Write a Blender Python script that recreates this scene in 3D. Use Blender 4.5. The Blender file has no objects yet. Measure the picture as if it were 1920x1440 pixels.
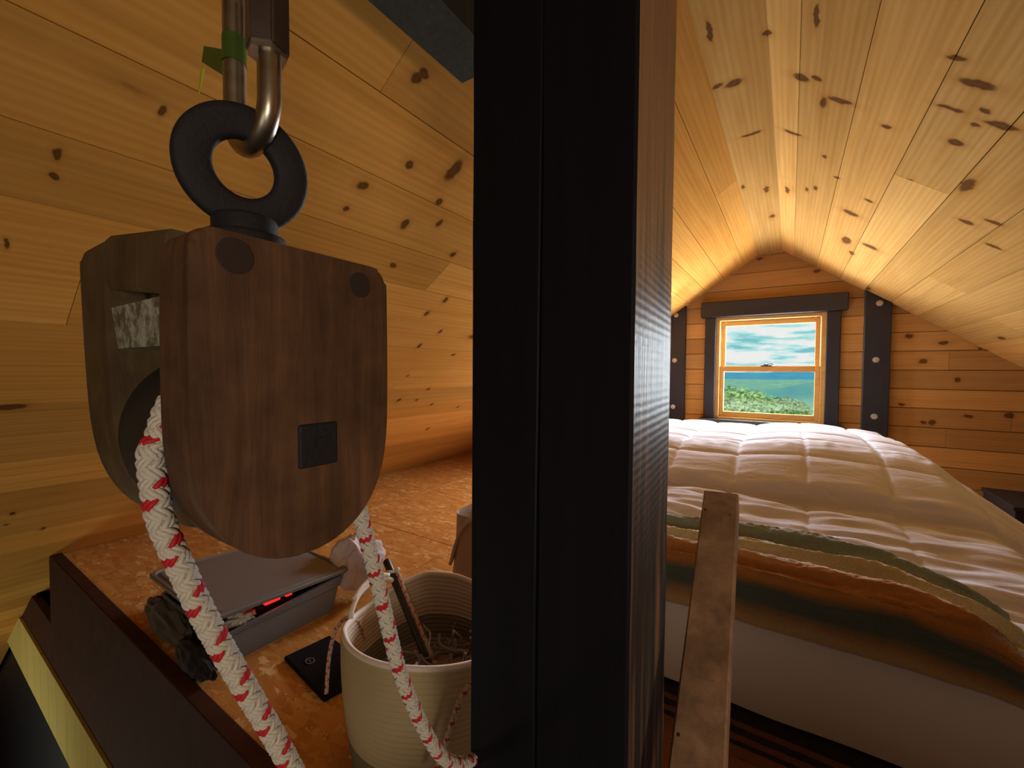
import bpy, bmesh, math, random
from mathutils import Vector, Matrix, noise
random.seed(7)
SC = bpy.context.scene
COL = SC.collection
V = Vector

# ------------------------------------------------------------------ camera
FPX = 792.2
CAM = V((0, 0, 0.9))
yaw, pit, rol = math.radians(33.366), math.radians(1.792), math.radians(0.4166)
fwd = V((-math.sin(yaw)*math.cos(pit), math.cos(yaw)*math.cos(pit), -math.sin(pit)))
rt0 = V((math.cos(yaw), math.sin(yaw), 0)); up0 = rt0.cross(fwd)
rt = rt0*math.cos(rol) + up0*math.sin(rol); up = up0*math.cos(rol) - rt0*math.sin(rol)
cd = bpy.data.cameras.new('camera'); cam = bpy.data.objects.new('camera', cd); COL.objects.link(cam)
cd.sensor_width = 36; cd.lens = FPX/1920*36; cd.clip_start = 0.01; cd.clip_end = 30000
m = Matrix((rt, up, -fwd)).transposed().to_4x4(); m.translation = CAM
cam.matrix_world = m
SC.camera = cam

def at(px, py, axis, val):
    """measured point: where the sight line through a photo pixel meets a world plane"""
    d = rt*((px-960)/FPX) - up*((py-720)/FPX) + fwd
    i = 'xyz'.index(axis)
    return CAM + d*((val-CAM[i])/d[i])

# ------------------------------------------------------------------ render look
SC.view_settings.view_transform = 'Standard'
try: SC.view_settings.look = 'None'
except Exception: pass
SC.view_settings.gamma = 1; SC.view_settings.use_curve_mapping = False
SC.view_settings.exposure = 0.45
SC.cycles.use_denoising = True
SC.cycles.max_bounces = 8; SC.cycles.diffuse_bounces = 5; SC.cycles.transparent_max_bounces = 12
SC.cycles.caustics_reflective = False; SC.cycles.caustics_refractive = False
SC.cycles.sample_clamp_indirect = 6

# ------------------------------------------------------------------ material helpers
class NT:
    def __init__(s, name):
        s.m = bpy.data.materials.new(name); s.m.use_nodes = True
        s.t = s.m.node_tree; s.t.nodes.clear()
        s.out = s.n('ShaderNodeOutputMaterial'); s.b = s.n('ShaderNodeBsdfPrincipled')
        s.l(s.b.outputs[0], s.out.inputs[0])
    def n(s, typ, **kw):
        x = s.t.nodes.new(typ)
        for k, v in kw.items(): setattr(x, k, v)
        return x
    def l(s, a, b): s.t.links.new(a, b)
    def set(s, **kw):
        for k, v in kw.items():
            i = s.b.inputs[k.replace('_', ' ')]
            if hasattr(v, 'is_output'): s.l(v, i)
            else: i.default_value = v if not isinstance(v, tuple) else (*v, 1)
        return s
    def val(s, v):
        x = s.n('ShaderNodeValue'); x.outputs[0].default_value = v; return x.outputs[0]
    def math(s, op, a, b=None, c=None, clamp=False):
        x = s.n('ShaderNodeMath', operation=op); x.use_clamp = clamp
        for i, q in enumerate((a, b, c)):
            if q is None: continue
            if hasattr(q, 'is_output'): s.l(q, x.inputs[i])
            else: x.inputs[i].default_value = q
        return x.outputs[0]
    def vmath(s, op, a, b=None):
        x = s.n('ShaderNodeVectorMath', operation=op)
        for i, q in enumerate((a, b)):
            if q is None: continue
            if hasattr(q, 'is_output'): s.l(q, x.inputs[i])
            else: x.inputs[i].default_value = q
        return x.outputs['Value'] if op in ('LENGTH', 'DOT_PRODUCT', 'DISTANCE') else x.outputs[0]
    def uv(s, name='UVMap'):
        return s.n('ShaderNodeUVMap', uv_map=name).outputs[0]
    def obj(s): return s.n('ShaderNodeTexCoord').outputs['Object']
    def gen(s): return s.n('ShaderNodeTexCoord').outputs['Generated']
    def scale(s, vec, sc, rot=(0, 0, 0), loc=(0, 0, 0)):
        x = s.n('ShaderNodeMapping'); s.l(vec, x.inputs[0])
        x.inputs['Scale'].default_value = sc; x.inputs['Rotation'].default_value = rot; x.inputs['Location'].default_value = loc
        return x.outputs[0]
    def noise(s, vec, sc=5, det=3, rough=.5, dist=0, col=False):
        x = s.n('ShaderNodeTexNoise'); s.l(vec, x.inputs['Vector'])
        x.inputs['Scale'].default_value = sc; x.inputs['Detail'].default_value = det
        x.inputs['Roughness'].default_value = rough; x.inputs['Distortion'].default_value = dist
        return x.outputs['Color'] if col else x.outputs['Fac']
    def voro(s, vec, sc=5, rnd=1, feat='F1'):
        x = s.n('ShaderNodeTexVoronoi', feature=feat); s.l(vec, x.inputs['Vector'])
        x.inputs['Scale'].default_value = sc; x.inputs['Randomness'].default_value = rnd
        return x
    def wave(s, vec, sc=5, dist=2, det=2, dsc=1, typ='BANDS', dirn='X', prof='SIN'):
        x = s.n('ShaderNodeTexWave', wave_type=typ, wave_profile=prof)
        if typ == 'BANDS': x.bands_direction = dirn
        s.l(vec, x.inputs['Vector']); x.inputs['Scale'].default_value = sc; x.inputs['Distortion'].default_value = dist
        x.inputs['Detail'].default_value = det; x.inputs['Detail Scale'].default_value = dsc
        return x.outputs['Fac']
    def ramp(s, fac, pts, interp='LINEAR'):
        x = s.n('ShaderNodeValToRGB'); x.color_ramp.interpolation = interp
        e = x.color_ramp.elements
        while len(e) < len(pts): e.new(.5)
        for q, (p, c) in zip(e, pts):
            q.position = p; q.color = (*c, 1) if isinstance(c, tuple) else (c, c, c, 1)
        s.l(fac, x.inputs[0]); return x.outputs[0]
    def mix(s, fac, a, b, typ='MIX'):
        x = s.n('ShaderNodeMix', data_type='RGBA', blend_type=typ)
        for i, q in ((0, fac), (6, a), (7, b)):
            if hasattr(q, 'is_output'): s.l(q, x.inputs[i])
            else: x.inputs[i].default_value = q if i == 0 else (*q, 1)
        return x.outputs[2]
    def bump(s, h, strength=.3, dist=.002, prev=None):
        x = s.n('ShaderNodeBump'); x.inputs['Strength'].default_value = strength; x.inputs['Distance'].default_value = dist
        s.l(h, x.inputs['Height'])
        if prev is not None: s.l(prev, x.inputs['Normal'])
        s.l(x.outputs[0], s.b.inputs['Normal']); return x.outputs[0]
    def sep(s, vec):
        x = s.n('ShaderNodeSeparateXYZ'); s.l(vec, x.inputs[0]); return x.outputs
    def attr(s, name): return s.n('ShaderNodeAttribute', attribute_name=name).outputs

def plain(name, col, rough=.6, metal=0., bumpsc=None, bs=.2, bd=.001, var=.0, spec=.5):
    k = NT(name); o = k.obj()
    c = col
    if var:
        c = k.mix(k.noise(o, 14, 4), tuple(x*(1-var) for x in col), tuple(min(1, x*(1+var)) for x in col))
    k.set(Base_Color=c, Roughness=rough, Metallic=metal)
    k.b.inputs['Specular IOR Level'].default_value = spec
    if bumpsc: k.bump(k.noise(o, bumpsc, 4, .6), bs, bd)
    return k.m

def pine(name, knots=(), light=(.66, .40, .145), mid=(.50, .25, .068), rand=.35, rough=.55):
    k = NT(name)
    uv = k.uv('UVMap'); pl = k.uv('plane')
    g1 = k.noise(k.scale(uv, (.9, 10, 1)), 1.6, 4, .55, 1.2)
    g2 = k.wave(k.scale(uv, (1.0, 16, 1)), 1.0, 7, 3, .8, 'BANDS', 'Y')
    fine = k.noise(k.scale(uv, (5, 330, 1)), 1, 2, .6)
    base = k.mix(k.math('MULTIPLY', k.math('ADD', k.math('MULTIPLY', g1, 1.25), k.math('MULTIPLY', g2, .36)), .85, clamp=True), light, mid)
    dk = k.ramp(k.noise(k.scale(uv, (.7, 26, 1), (0, 0, 0), (3, 7, 0)), 1, 4, .6, .8), [(.50, 0.), (.74, 1.)])
    base = k.mix(k.math('MULTIPLY', dk, .42), base, tuple(x*.55 for x in mid))
    base = k.mix(k.math('MULTIPLY', fine, .25), base, mid)
    tone = k.attr('tone')
    base = k.mix(1, base, tone[0], 'MULTIPLY')
    # knots: a scattering plus the large ones seen in the photo
    wv = k.n('ShaderNodeTexNoise'); k.l(pl, wv.inputs['Vector']); wv.inputs['Scale'].default_value = 28; wv.inputs['Detail'].default_value = 2
    warp = k.vmath('MULTIPLY', k.vmath('SUBTRACT', wv.outputs['Color'], (.5, .5, .5)), (.022, .022, 0))
    pw = k.vmath('ADD', pl, warp)
    uw = k.vmath('ADD', uv, warp)
    vo = k.voro(k.scale(uw, (3.0, 8.5, 0)), 1.0, .9)
    gate = k.math('GREATER_THAN', k.sep(vo.outputs['Color'])[0], 1-rand)
    szr = k.math('MULTIPLY_ADD', k.sep(vo.outputs['Color'])[1], 6.0, 5.0)
    d = k.math('ADD', k.math('MULTIPLY', vo.outputs['Distance'], szr), k.math('MULTIPLY', k.math('SUBTRACT', 1.0, gate), 9.0))
    for (u, v, ru, rv) in knots:
        q = k.vmath('LENGTH', k.vmath('MULTIPLY', k.vmath('SUBTRACT', pw, (u, v, 0)), (1/ru, 1/rv, 0)))
        d = k.math('MINIMUM', d, q)
    dd = k.math('DIVIDE', d, 3.0)
    halo = k.ramp(dd, [(0.0, .93), (.22, .9), (.33, .72), (.42, .28), (1.0, 0.0)])
    kc = k.ramp(dd, [(0.0, (.13, .055, .025)), (.2, (.09, .035, .014)), (.30, (.05, .018, .007)), (.36, (.17, .065, .015)), (.6, (.36, .14, .03))])
    base = k.mix(halo, base, kc)
    k.set(Base_Color=base, Roughness=rough)
    k.b.inputs['Specular IOR Level'].default_value = .0
    k.bump(k.math('SUBTRACT', k.math('MULTIPLY', fine, .6), k.math('MULTIPLY', halo, .3)), .12, .002)
    return k.m

def black_stain(name, col=(.012, .012, .016), rough=.42, saw=0., grain='Z', spec=.5):
    k = NT(name); o = k.obj()
    sc = {'Z': (60, 60, 1.6), 'X': (1.6, 60, 60)}[grain]
    g = k.noise(k.scale(o, sc), 1, 4, .65, .3)
    c = k.mix(g, tuple(x*.55 for x in col), tuple(x*1.9 for x in col))
    h = g
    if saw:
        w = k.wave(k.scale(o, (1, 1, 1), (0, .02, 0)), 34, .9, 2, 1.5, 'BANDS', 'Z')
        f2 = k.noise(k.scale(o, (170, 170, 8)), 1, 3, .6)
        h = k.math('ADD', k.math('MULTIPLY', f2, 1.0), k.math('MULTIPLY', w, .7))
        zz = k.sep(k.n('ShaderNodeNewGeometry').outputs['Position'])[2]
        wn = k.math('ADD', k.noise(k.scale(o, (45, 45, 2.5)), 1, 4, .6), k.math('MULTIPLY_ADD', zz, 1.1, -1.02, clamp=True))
        lit = k.ramp(wn, [(.50, 0.), (.68, 1.)])  # brown ceiling reflection painted in, stronger towards the top
        c = k.mix(k.math('MULTIPLY', lit, saw), c, k.mix(f2, (.46, .24, .11), (.12, .055, .026)))
    k.set(Base_Color=c, Roughness=rough); k.b.inputs['Specular IOR Level'].default_value = spec
    k.bump(h, .45 if saw else .3, .0012 if saw else .0008)
    return k.m

def metal(name, col, rough=.3, var=True):
    k = NT(name); o = k.obj()
    r = k.math('MULTIPLY_ADD', k.noise(o, 60, 4), .3, rough-.1) if var else rough
    k.set(Base_Color=k.mix(k.noise(o, 90, 4), tuple(x*.75 for x in col), col), Roughness=r, Metallic=1.)
    k.bump(k.noise(o, 240, 3), .12, .0005)
    return k.m

# ------------------------------------------------------------------ object helpers
ORG = {}; KEEP = set()
def tag(o, label=None, cat=None, group=None, kind=None):
    for a, b in (('label', label), ('category', cat), ('group', group), ('kind', kind)):
        if b: o[a] = b
    return o
def thing(name, loc, label, cat, group=None):
    o = bpy.data.objects.new(name, None); COL.objects.link(o); o.location = loc; o.empty_display_size = .05
    ORG[o.name] = V(loc)
    return tag(o, label, cat, group)
def obj(name, bm, mats, parent=None, smooth=False, label=None, cat=None, group=None, kind=None, sharp=None):
    me = bpy.data.meshes.new(name)
    if id(bm) not in KEEP: bmesh.ops.recalc_face_normals(bm, faces=bm.faces[:])
    KEEP.discard(id(bm))
    xs = [v.co for v in bm.verts]
    lo = V((min(c.x for c in xs), min(c.y for c in xs), min(c.z for c in xs))); hi = V((max(c.x for c in xs), max(c.y for c in xs), max(c.z for c in xs)))
    org = V(((lo.x+hi.x)/2, (lo.y+hi.y)/2, lo.z))
    bmesh.ops.translate(bm, verts=bm.verts[:], vec=-org)
    if smooth:
        for f in bm.faces: f.smooth = True
    if sharp:
        for e in bm.edges:
            if len(e.link_faces) == 2 and e.calc_face_angle(0) > sharp: e.smooth = False
    bm.to_mesh(me); bm.free()
    o = bpy.data.objects.new(name, me); COL.objects.link(o)
    for mm in (mats if isinstance(mats, (list, tuple)) else [mats]): me.materials.append(mm)
    if parent is not None:
        o.parent = parent; o.location = org - ORG[parent.name]
    else: o.location = org
    ORG[o.name] = org
    return tag(o, label, cat, group, kind)
def struct(name, bm, mats, parent=None, **kw):
    o = obj(name, bm, mats, parent, **kw)
    if parent is None: o['kind'] = 'structure'
    return o
def box(bm, lo, hi, bev=0., mat=0, seg=1, M=None):
    r = bmesh.ops.create_cube(bm, size=1)
    vs = r['verts']
    for v in vs:
        v.co = V([lo[i] + (v.co[i]+.5)*(hi[i]-lo[i]) for i in range(3)])
    fs = list({f for v in vs for f in v.link_faces})
    for f in fs: f.material_index = mat
    if bev:
        es = list({e for v in vs for e in v.link_edges})
        rr = bmesh.ops.bevel(bm, geom=es, offset=bev, segments=seg, affect='EDGES', profile=.5)
        vs = list({v for f in rr['faces'] for v in f.verts} | {v for v in vs if v.is_valid})
        for f in rr['faces']: f.material_index = mat
    if M is not None:
        bmesh.ops.transform(bm, matrix=M, verts=[v for v in vs if v.is_valid])
    return vs
def B(): return bmesh.new()
def frames(pts):
    T = []
    for i in range(len(pts)):
        a = pts[max(0, i-1)]; b = pts[min(len(pts)-1, i+1)]; T.append((b-a).normalized())
    n = T[0].orthogonal().normalized(); out = []
    for i, t in enumerate(T):
        n = (n - t*n.dot(t)).normalized(); out.append((t, n, t.cross(n)))
    return out
def smoothpath(ctrl, step=.004):
    P = [V(p) for p in ctrl]; out = []
    for i in range(len(P)-1):
        p0 = P[max(0, i-1)]; p1 = P[i]; p2 = P[i+1]; p3 = P[min(len(P)-1, i+2)]
        n = max(2, int((p2-p1).length/step))
        for k in range(n):
            t = k/n
            out.append(.5*((2*p1) + (p2-p0)*t + (2*p0-5*p1+4*p2-p3)*t*t + (3*p1-p0-3*p2+p3)*t**3))
    out.append(P[-1]); return out
def tube(bm, pts, r, sides=10, closed=False, cap=True, mat=0, uvl=None, flat=1.0, fr=None):
    pts = [V(p) for p in pts]; n = len(pts)
    fr = fr or frames(pts); rings = []
    for i, (p, (t, a, b)) in enumerate(zip(pts, fr)):
        rr = r(i/(n-1)) if callable(r) else r
        rings.append([bm.verts.new(p + a*rr*math.cos(2*math.pi*k/sides) + b*rr*flat*math.sin(2*math.pi*k/sides)) for k in range(sides)])
    L = [0.]
    for i in range(1, n): L.append(L[-1]+(pts[i]-pts[i-1]).length)
    rng = range(n if closed else n-1)
    for i in rng:
        j = (i+1) % n
        for k in range(sides):
            q = (k+1) % sides
            f = bm.faces.new((rings[i][k], rings[i][q], rings[j][q], rings[j][k])); f.material_index = mat; f.smooth = True
            if uvl is not None:
                for lp, (s_, v_) in zip(f.loops, ((L[i], k/sides), (L[i], (k+1)/sides), (L[i+1] if not closed else L[i]+.01, (k+1)/sides), (L[i+1] if not closed else L[i]+.01, k/sides))):
                    lp[uvl].uv = (s_, v_)
    if cap and not closed:
        f = bm.faces.new(rings[0][::-1]); f.material_index = mat
        f = bm.faces.new(rings[-1]); f.material_index = mat
def prism(bm, outline, d0, d1, axis='x', mat=0, bev=0., seg=2):
    """extrude a closed 2D outline along an axis"""
    def mk(p, d):
        a, b = p
        return {'x': V((d, a, b)), 'y': V((a, d, b)), 'z': V((a, b, d))}[axis]
    A = [bm.verts.new(mk(p, d0)) for p in outline]; Z = [bm.verts.new(mk(p, d1)) for p in outline]
    n = len(outline); fs = []
    fs.append(bm.faces.new(A[::-1])); fs.append(bm.faces.new(Z))
    for i in range(n):
        j = (i+1) % n; fs.append(bm.faces.new((A[i], A[j], Z[j], Z[i])))
    for f in fs: f.material_index = mat
    if bev:
        es = list({e for f in fs[:2] for e in f.edges})
        bmesh.ops.bevel(bm, geom=es, offset=bev, segments=seg, affect='EDGES', profile=.5)
def cyl(bm, c, axis, r, h, n=20, mat=0, bev=0.):
    """cylinder starting at c along axis"""
    axis = V(axis).normalized(); a = axis.orthogonal().normalized(); b = axis.cross(a); c = V(c)
    A = [bm.verts.new(c + a*r*math.cos(2*math.pi*k/n) + b*r*math.sin(2*math.pi*k/n)) for k in range(n)]
    Z = [bm.verts.new(v.co + axis*h) for v in A]
    fs = [bm.faces.new(A[::-1]), bm.faces.new(Z)] + [bm.faces.new((A[i], A[(i+1) % n], Z[(i+1) % n], Z[i])) for i in range(n)]
    for f in fs: f.material_index = mat
    if bev: bmesh.ops.bevel(bm, geom=list(fs[1].edges), offset=bev, segments=2, affect='EDGES', profile=.5)
def grid(bm, nu, nv, fn, uvl=None, mat=0):
    vs = [[bm.verts.new(fn(i/(nu-1), j/(nv-1))) for j in range(nv)] for i in range(nu)]
    for i in range(nu-1):
        for j in range(nv-1):
            f = bm.faces.new((vs[i][j], vs[i+1][j], vs[i+1][j+1], vs[i][j+1])); f.smooth = True; f.material_index = mat
            if uvl is not None:
                for lp, (a, b) in zip(f.loops, ((i, j), (i+1, j), (i+1, j+1), (i, j+1))): lp[uvl].uv = (a/(nu-1), b/(nv-1))
    return vs
def sstep(a, b, x):
    t = min(1, max(0, (x-a)/(b-a))); return t*t*(3-2*t)
def lerpt(x, pts):
    if x <= pts[0][0]: return pts[0][1]
    for (a, b), (c, d) in zip(pts, pts[1:]):
        if x <= c: return b + (d-b)*(x-a)/(c-a)
    return pts[-1][1]
def nz(x, y, z=0., s=1.): return noise.noise(V((x*s, y*s, z*s)))

def planks(bm, O, U, W, seams, spans, t=.018, c=.0042, gap=.0011, tonevar=.22):
    """tongue and groove boards: O origin, U along the grain, W across; spans(i, w) -> list of (u0, u1) ends at across-position w"""
    O, U, W = V(O), V(U).normalized(), V(W).normalized(); N = U.cross(W)
    uvl = bm.loops.layers.uv.get('UVMap') or bm.loops.layers.uv.new('UVMap')
    pll = bm.loops.layers.uv.get('plane') or bm.loops.layers.uv.new('plane')
    tl = bm.loops.layers.float_color.get('tone') or bm.loops.layers.float_color.new('tone')
    for i, (a, b) in enumerate(zip(seams, seams[1:])):
        S0 = spans(i, a); S1 = spans(i, b)
        for (p0, p1), (q0, q1) in zip(S0, S1):
            g = 1 + random.uniform(-tonevar, tonevar*.55); hu = random.uniform(-.05, .05)
            tone = (g, g*(1+hu*.6), g*(1+hu*1.3), 1)
            ou, ov = random.uniform(0, 60), random.uniform(0, 60)
            prof = [(a+gap, -t), (a+gap, -c*1.5), (a+gap+c, 0), (b-gap-c*.4, 0), (b-gap, -c*1.5), (b-gap, -t)]
            L, R = [], []
            for w, n in prof:
                f = (w-a)/(b-a)
                ua = p0+(q0-p0)*f + .0006; ub = p1+(q1-p1)*f - .0006
                L.append((ua, w, n)); R.append((ub, w, n))
            vl = [bm.verts.new(O+U*u+W*w+N*n) for u, w, n in L]; vr = [bm.verts.new(O+U*u+W*w+N*n) for u, w, n in R]
            fs = []
            for k in range(5):
                fs.append((bm.faces.new((vl[k], vr[k], vr[k+1], vl[k+1])), (L[k], R[k], R[k+1], L[k+1])))
            fs.append((bm.faces.new((vl[5], vr[5], vr[0], vl[0])), (L[5], R[5], R[0], L[0])))
            fs.append((bm.faces.new(vl[::-1] if False else vl), L)); fs.append((bm.faces.new(vr[::-1]), R[::-1]))
            for f, cs in fs:
                for lp, (u, w, n) in zip(f.loops, cs):
                    lp[uvl].uv = (u+ou, w+ov); lp[pll].uv = (u, w); lp[tl] = tone
def cuts(u0, u1, seed, forced=None, lo=1.4, hi=3.2):
    r = random.Random(seed); out = []; u = u0
    cs = sorted(forced) if forced else None
    if cs is None:
        cs = []; x = u0 + r.uniform(.6, hi)
        while x < u1-.4: cs.append(x); x += r.uniform(lo, hi)
    ends = [u0]+[x for x in cs if u0 < x < u1]+[u1]
    return list(zip(ends, ends[1:]))

# ------------------------------------------------------------------ materials
KR = [(1.74,-.284,0,0),(1.58,.156,.012,.018),(1.66,.234,.016,.045),(1.72,.382,.012,.016),(1.35,.464,.012,.02),(1.42,.524,.018,.045),(1.54,.504,.01,.035),(1.51,.567,.011,.016),(1.58,.571,.011,.014),(1.69,.558,.016,.024),(1.55,.62,.016,.045),(2.08,.213,.015,.012),(2.23,.275,.012,.012),(2.57,.374,.03,.042),(2.94,.518,.03,.045),(2.18,.736,.016,.03),(2.1,.794,.016,.03),(3.21,.453,.04,.016),(1.43,.009,.016,.012),(1.6,.108,.02,.03),(1.98,.085,.012,.04),(2.62,.058,.05,.012),(2.5,.157,.03,.01),(2.44,.195,.03,.012),(1.32,.143,.05,.008),(2.34,.42,.014,.02),(2.3,.86,.014,.03)]
KR = [(a, b, c*.8, d*.8) for a, b, c, d in KR if c]
KL = [(.3,.868),(.19,1.026),(.19,1.071),(.15,1.264),(.21,1.871),(.92,.691),(.79,.737),(.95,.795),(.9,.906),(1.01,.86),(.97,1.068),(1.16,.952),(.71,.928),(.71,.848),(1.29,1.266),(1.32,1.169),(1.46,1.367),(1.42,1.483),(1.71,1.536),(1.54,1.738),(1.81,1.878),(1.81,1.997),(2.33,2.145),(2.0,2.071),(2.28,2.448),(1.66,1.983),(.28,2.637),(.27,2.735),(.38,2.858),(.67,.561),(.68,.542)]
rr_ = random.Random(3)
KL = [(a, b, rr_.uniform(.006, .013)*(1.0 if a > .5 else .6), rr_.uniform(.008, .016)*(1.0 if a > .5 else .8)) for a, b in KL]
KL[4] = (.21, 1.871, .028, .014); KL[5] = (.92, .691, .016, .032)
KF = [(.86,1.109),(1.041,1.073),(.764,.987),(.936,.862),(.659,.683),(.819,.566),(.992,.62),(-.232,1.827),(.151,1.679),(1.176,.636),(.686,1.161),(.776,.563)]
KF = [(a, b, rr_.uniform(.013, .024), rr_.uniform(.010, .016)) for a, b in KF]
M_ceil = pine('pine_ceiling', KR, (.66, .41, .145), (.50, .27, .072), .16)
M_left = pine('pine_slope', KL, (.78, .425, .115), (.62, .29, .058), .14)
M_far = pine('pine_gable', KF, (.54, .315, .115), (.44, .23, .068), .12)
M_back = pine('pine_rear', (), (.60, .34, .11), (.46, .22, .06), .3)
M_pale = pine('pine_pale', (), (.66, .56, .22), (.56, .46, .16), .1)
M_trim = pine('pine_window', (), (.64, .42, .18), (.54, .32, .11), .0, .45)
M_black = black_stain('black_stained_wood', (.010, .010, .015), .45)
M_blackx = black_stain('black_stained_wood_across', (.014, .013, .020), .45, grain='X')
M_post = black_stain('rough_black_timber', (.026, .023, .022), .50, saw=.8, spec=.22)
M_postf = black_stain('shaded_black_timber', (.0045, .0045, .007), .6, spec=.15)  # post front, coloured darker than its side to paint the shade
M_beam = black_stain('old_dark_beam', (.036, .036, .026), .85, spec=.15)
M_rim = plain('dark_brown_rim_board', (.055, .022, .014), .8, spec=.12, bumpsc=40, bs=.2, var=.4)
M_chrome = metal('bright_steel', (.78, .77, .74), .22)
M_bolt = metal('bolt_steel', (.72, .62, .52), .35)
M_link = metal('zinc_steel', (.50, .44, .36), .30)
M_nut = metal('dull_steel_sleeve', (.20, .16, .15), .42)
M_iron = plain('black_iron', (.008, .007, .011), .75, 0, 260, .7, .001, .1)

def m_block(name, c0, c1):
    k = NT(name); o = k.obj()
    g = k.ramp(k.noise(k.scale(o, (60, 75, 6)), 1, 5, .65, .5), [(.28, 0.), (.72, 1.)])
    blot = k.noise(o, 16, 4, .6)
    c = k.mix(g, c0, c1)
    c = k.mix(k.math('MULTIPLY', k.ramp(blot, [(.35, 1.), (.6, 0.)]), .55), c, tuple(x*.35 for x in c0))
    sp = k.voro(k.scale(o, (60, 60, 24)), 1, 1)
    pit_ = k.math('MULTIPLY', k.math('LESS_THAN', sp.outputs['Distance'], .12), k.math('GREATER_THAN', k.sep(sp.outputs['Color'])[0], .82))
    c = k.mix(k.math('MULTIPLY', pit_, .9), c, (.012, .006, .004))
    k.set(Base_Color=c, Roughness=.62); k.b.inputs['Specular IOR Level'].default_value = .3
    k.bump(k.math('SUBTRACT', g, pit_), .3, .0012)
    return k.m
M_blk = m_block('aged_block_wood', (.070, .034, .020), (.175, .085, .043))
M_blk2 = m_block('aged_block_edge', (.075, .048, .024), (.125, .078, .036))
M_knotdark = plain('dark_plug', (.028, .015, .013), .8, bumpsc=120)
M_sheave = plain('dark_wheel', (.02, .017, .015), .6, bumpsc=90)
k = NT('lit_worn_paint'); o_ = k.obj()
k.set(Base_Color=k.mix(k.ramp(k.noise(o_, 70, 5, .7), [(.42, 0.), (.58, 1.)]), (.10, .085, .06), (.36, .37, .30)), Roughness=.6); k.bump(k.noise(o_, 160, 4), .5, .001)
M_worn_lit = k.m  # worn paint, with the light falling on it put into the colour

def m_rope(name, col, dark):
    k = NT(name); o = k.obj()
    k.set(Base_Color=k.mix(k.noise(o, 900, 2), dark, col), Roughness=.72)
    k.bump(k.noise(o, 1800, 2), .5, .0004)
    return k.m
M_rw = m_rope('white_rope_yarn', (.68, .65, .60), (.48, .45, .40))
M_rr = m_rope('red_rope_yarn', (.62, .015, .03), (.40, .008, .02))
M_cw = m_rope('basket_cord_yarn', (.62, .46, .34), (.42, .28, .19))

# OSB
k = NT('strand_board'); o_ = k.obj()
wp = k.vmath('ADD', o_, k.vmath('MULTIPLY', k.n('ShaderNodeTexNoise').outputs['Color'], (.012, .012, 0)))
cells = []
for i, (rz, sx, sy) in enumerate(((.3, 11, 42), (1.25, 12, 46), (-.6, 10, 38))):
    vv = k.voro(k.scale(wp, (sx, sy, 0), (0, 0, rz), (i*3.1, i*1.7, 0)), 1, 1)
    cells.append(vv)
sel = k.noise(k.scale(o_, (16, 16, 0)), 1, 3, .7)
ca = k.mix(k.math('GREATER_THAN', sel, .5), cells[0].outputs['Color'], cells[1].outputs['Color'])
ca = k.mix(k.math('GREATER_THAN', k.noise(k.scale(o_, (13, 13, 0), (0, 0, 0), (5, 2, 0)), 1, 3, .7), .56), ca, cells[2].outputs['Color'])
v_ = k.sep(ca)[0]
fibre = k.noise(k.scale(o_, (40, 160, 1), (0, 0, .4)), 1, 3, .6)
c = k.ramp(v_, [(0, (.46, .20, .048)), (.35, (.56, .25, .062)), (.75, (.62, .30, .080)), (.93, (.68, .38, .13)), (1, (.82, .56, .28))])
c = k.mix(k.math('MULTIPLY', fibre, .3), c, (.36, .16, .045))
k.set(Base_Color=c, Roughness=.6); k.b.inputs['Specular IOR Level'].default_value = .05; k.bump(v_, .25, .001)
M_osb = k.m

# fabrics
def fabric(name, col, dark, sc=400, bs=.25, rough=.92, wr=0.):
    k = NT(name); o = k.obj()
    k.set(Base_Color=k.mix(k.noise(o, 9, 4), dark, col), Roughness=rough)
    k.b.inputs['Specular IOR Level'].default_value = .2
    k.b.inputs['Sheen Weight'].default_value = .15
    h = k.noise(o, sc, 3)
    b = k.bump(h, bs, .0006)
    if wr: k.bump(k.noise(k.scale(o, (7, 16, 10)), 1, 4, .6, .8), wr, .02, b)
    return k.m
M_quilt = fabric('white_comforter_cotton', (.66, .64, .74), (.60, .58, .68), 500, .15, wr=.25)
M_skirt = fabric('off_white_sheet', (.60, .51, .45), (.54, .45, .40), 500, .2)
M_matt = fabric('mattress_ticking', (.6, .55, .5), (.5, .46, .42))
M_cloth = fabric('lilac_white_cloth', (.72, .64, .68), (.62, .54, .58), 600)
M_grey_cloth = fabric('olive_grey_cloth', (.10, .088, .06), (.05, .045, .035), 300)
M_dark_cloth = fabric('black_cloth', (.018, .016, .022), (.010, .009, .014), 300)
k = NT('striped_fleece'); u_ = k.uv('UVMap'); o_ = k.obj()
su = k.sep(u_)
vv = k.math('ADD', su[1], k.math('MULTIPLY', k.math('SUBTRACT', k.noise(k.scale(u_, (9, 3, 1)), 1, 3), .5), .07))
c = k.ramp(vv, [(0, (.42, .26, .13)), (.045, (.46, .27, .10)), (.10, (.33, .15, .04)), (.17, (.06, .085, .06)), (.27, (.055, .08, .06)), (.315, (.40, .15, .025)), (.45, (.50, .19, .035)), (.50, (.62, .30, .10)), (.545, (.78, .74, .74)), (.60, (.70, .62, .40)), (.72, (.66, .55, .26)), (.79, (.52, .40, .20)), (.83, (.42, .19, .05)), (.865, (.34, .40, .36)), (.92, (.26, .38, .36)), (.955, (.30, .28, .20)), (1, (.50, .42, .22))])
fz = k.noise(o_, 260, 4, .7)
c = k.mix(k.math('MULTIPLY', k.ramp(fz, [(.35, 0.), (.7, 1.)]), .38), c, (.12, .08, .05))
k.set(Base_Color=c, Roughness=1.); k.b.inputs['Specular IOR Level'].default_value = .1; k.b.inputs['Sheen Weight'].default_value = .4
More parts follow.
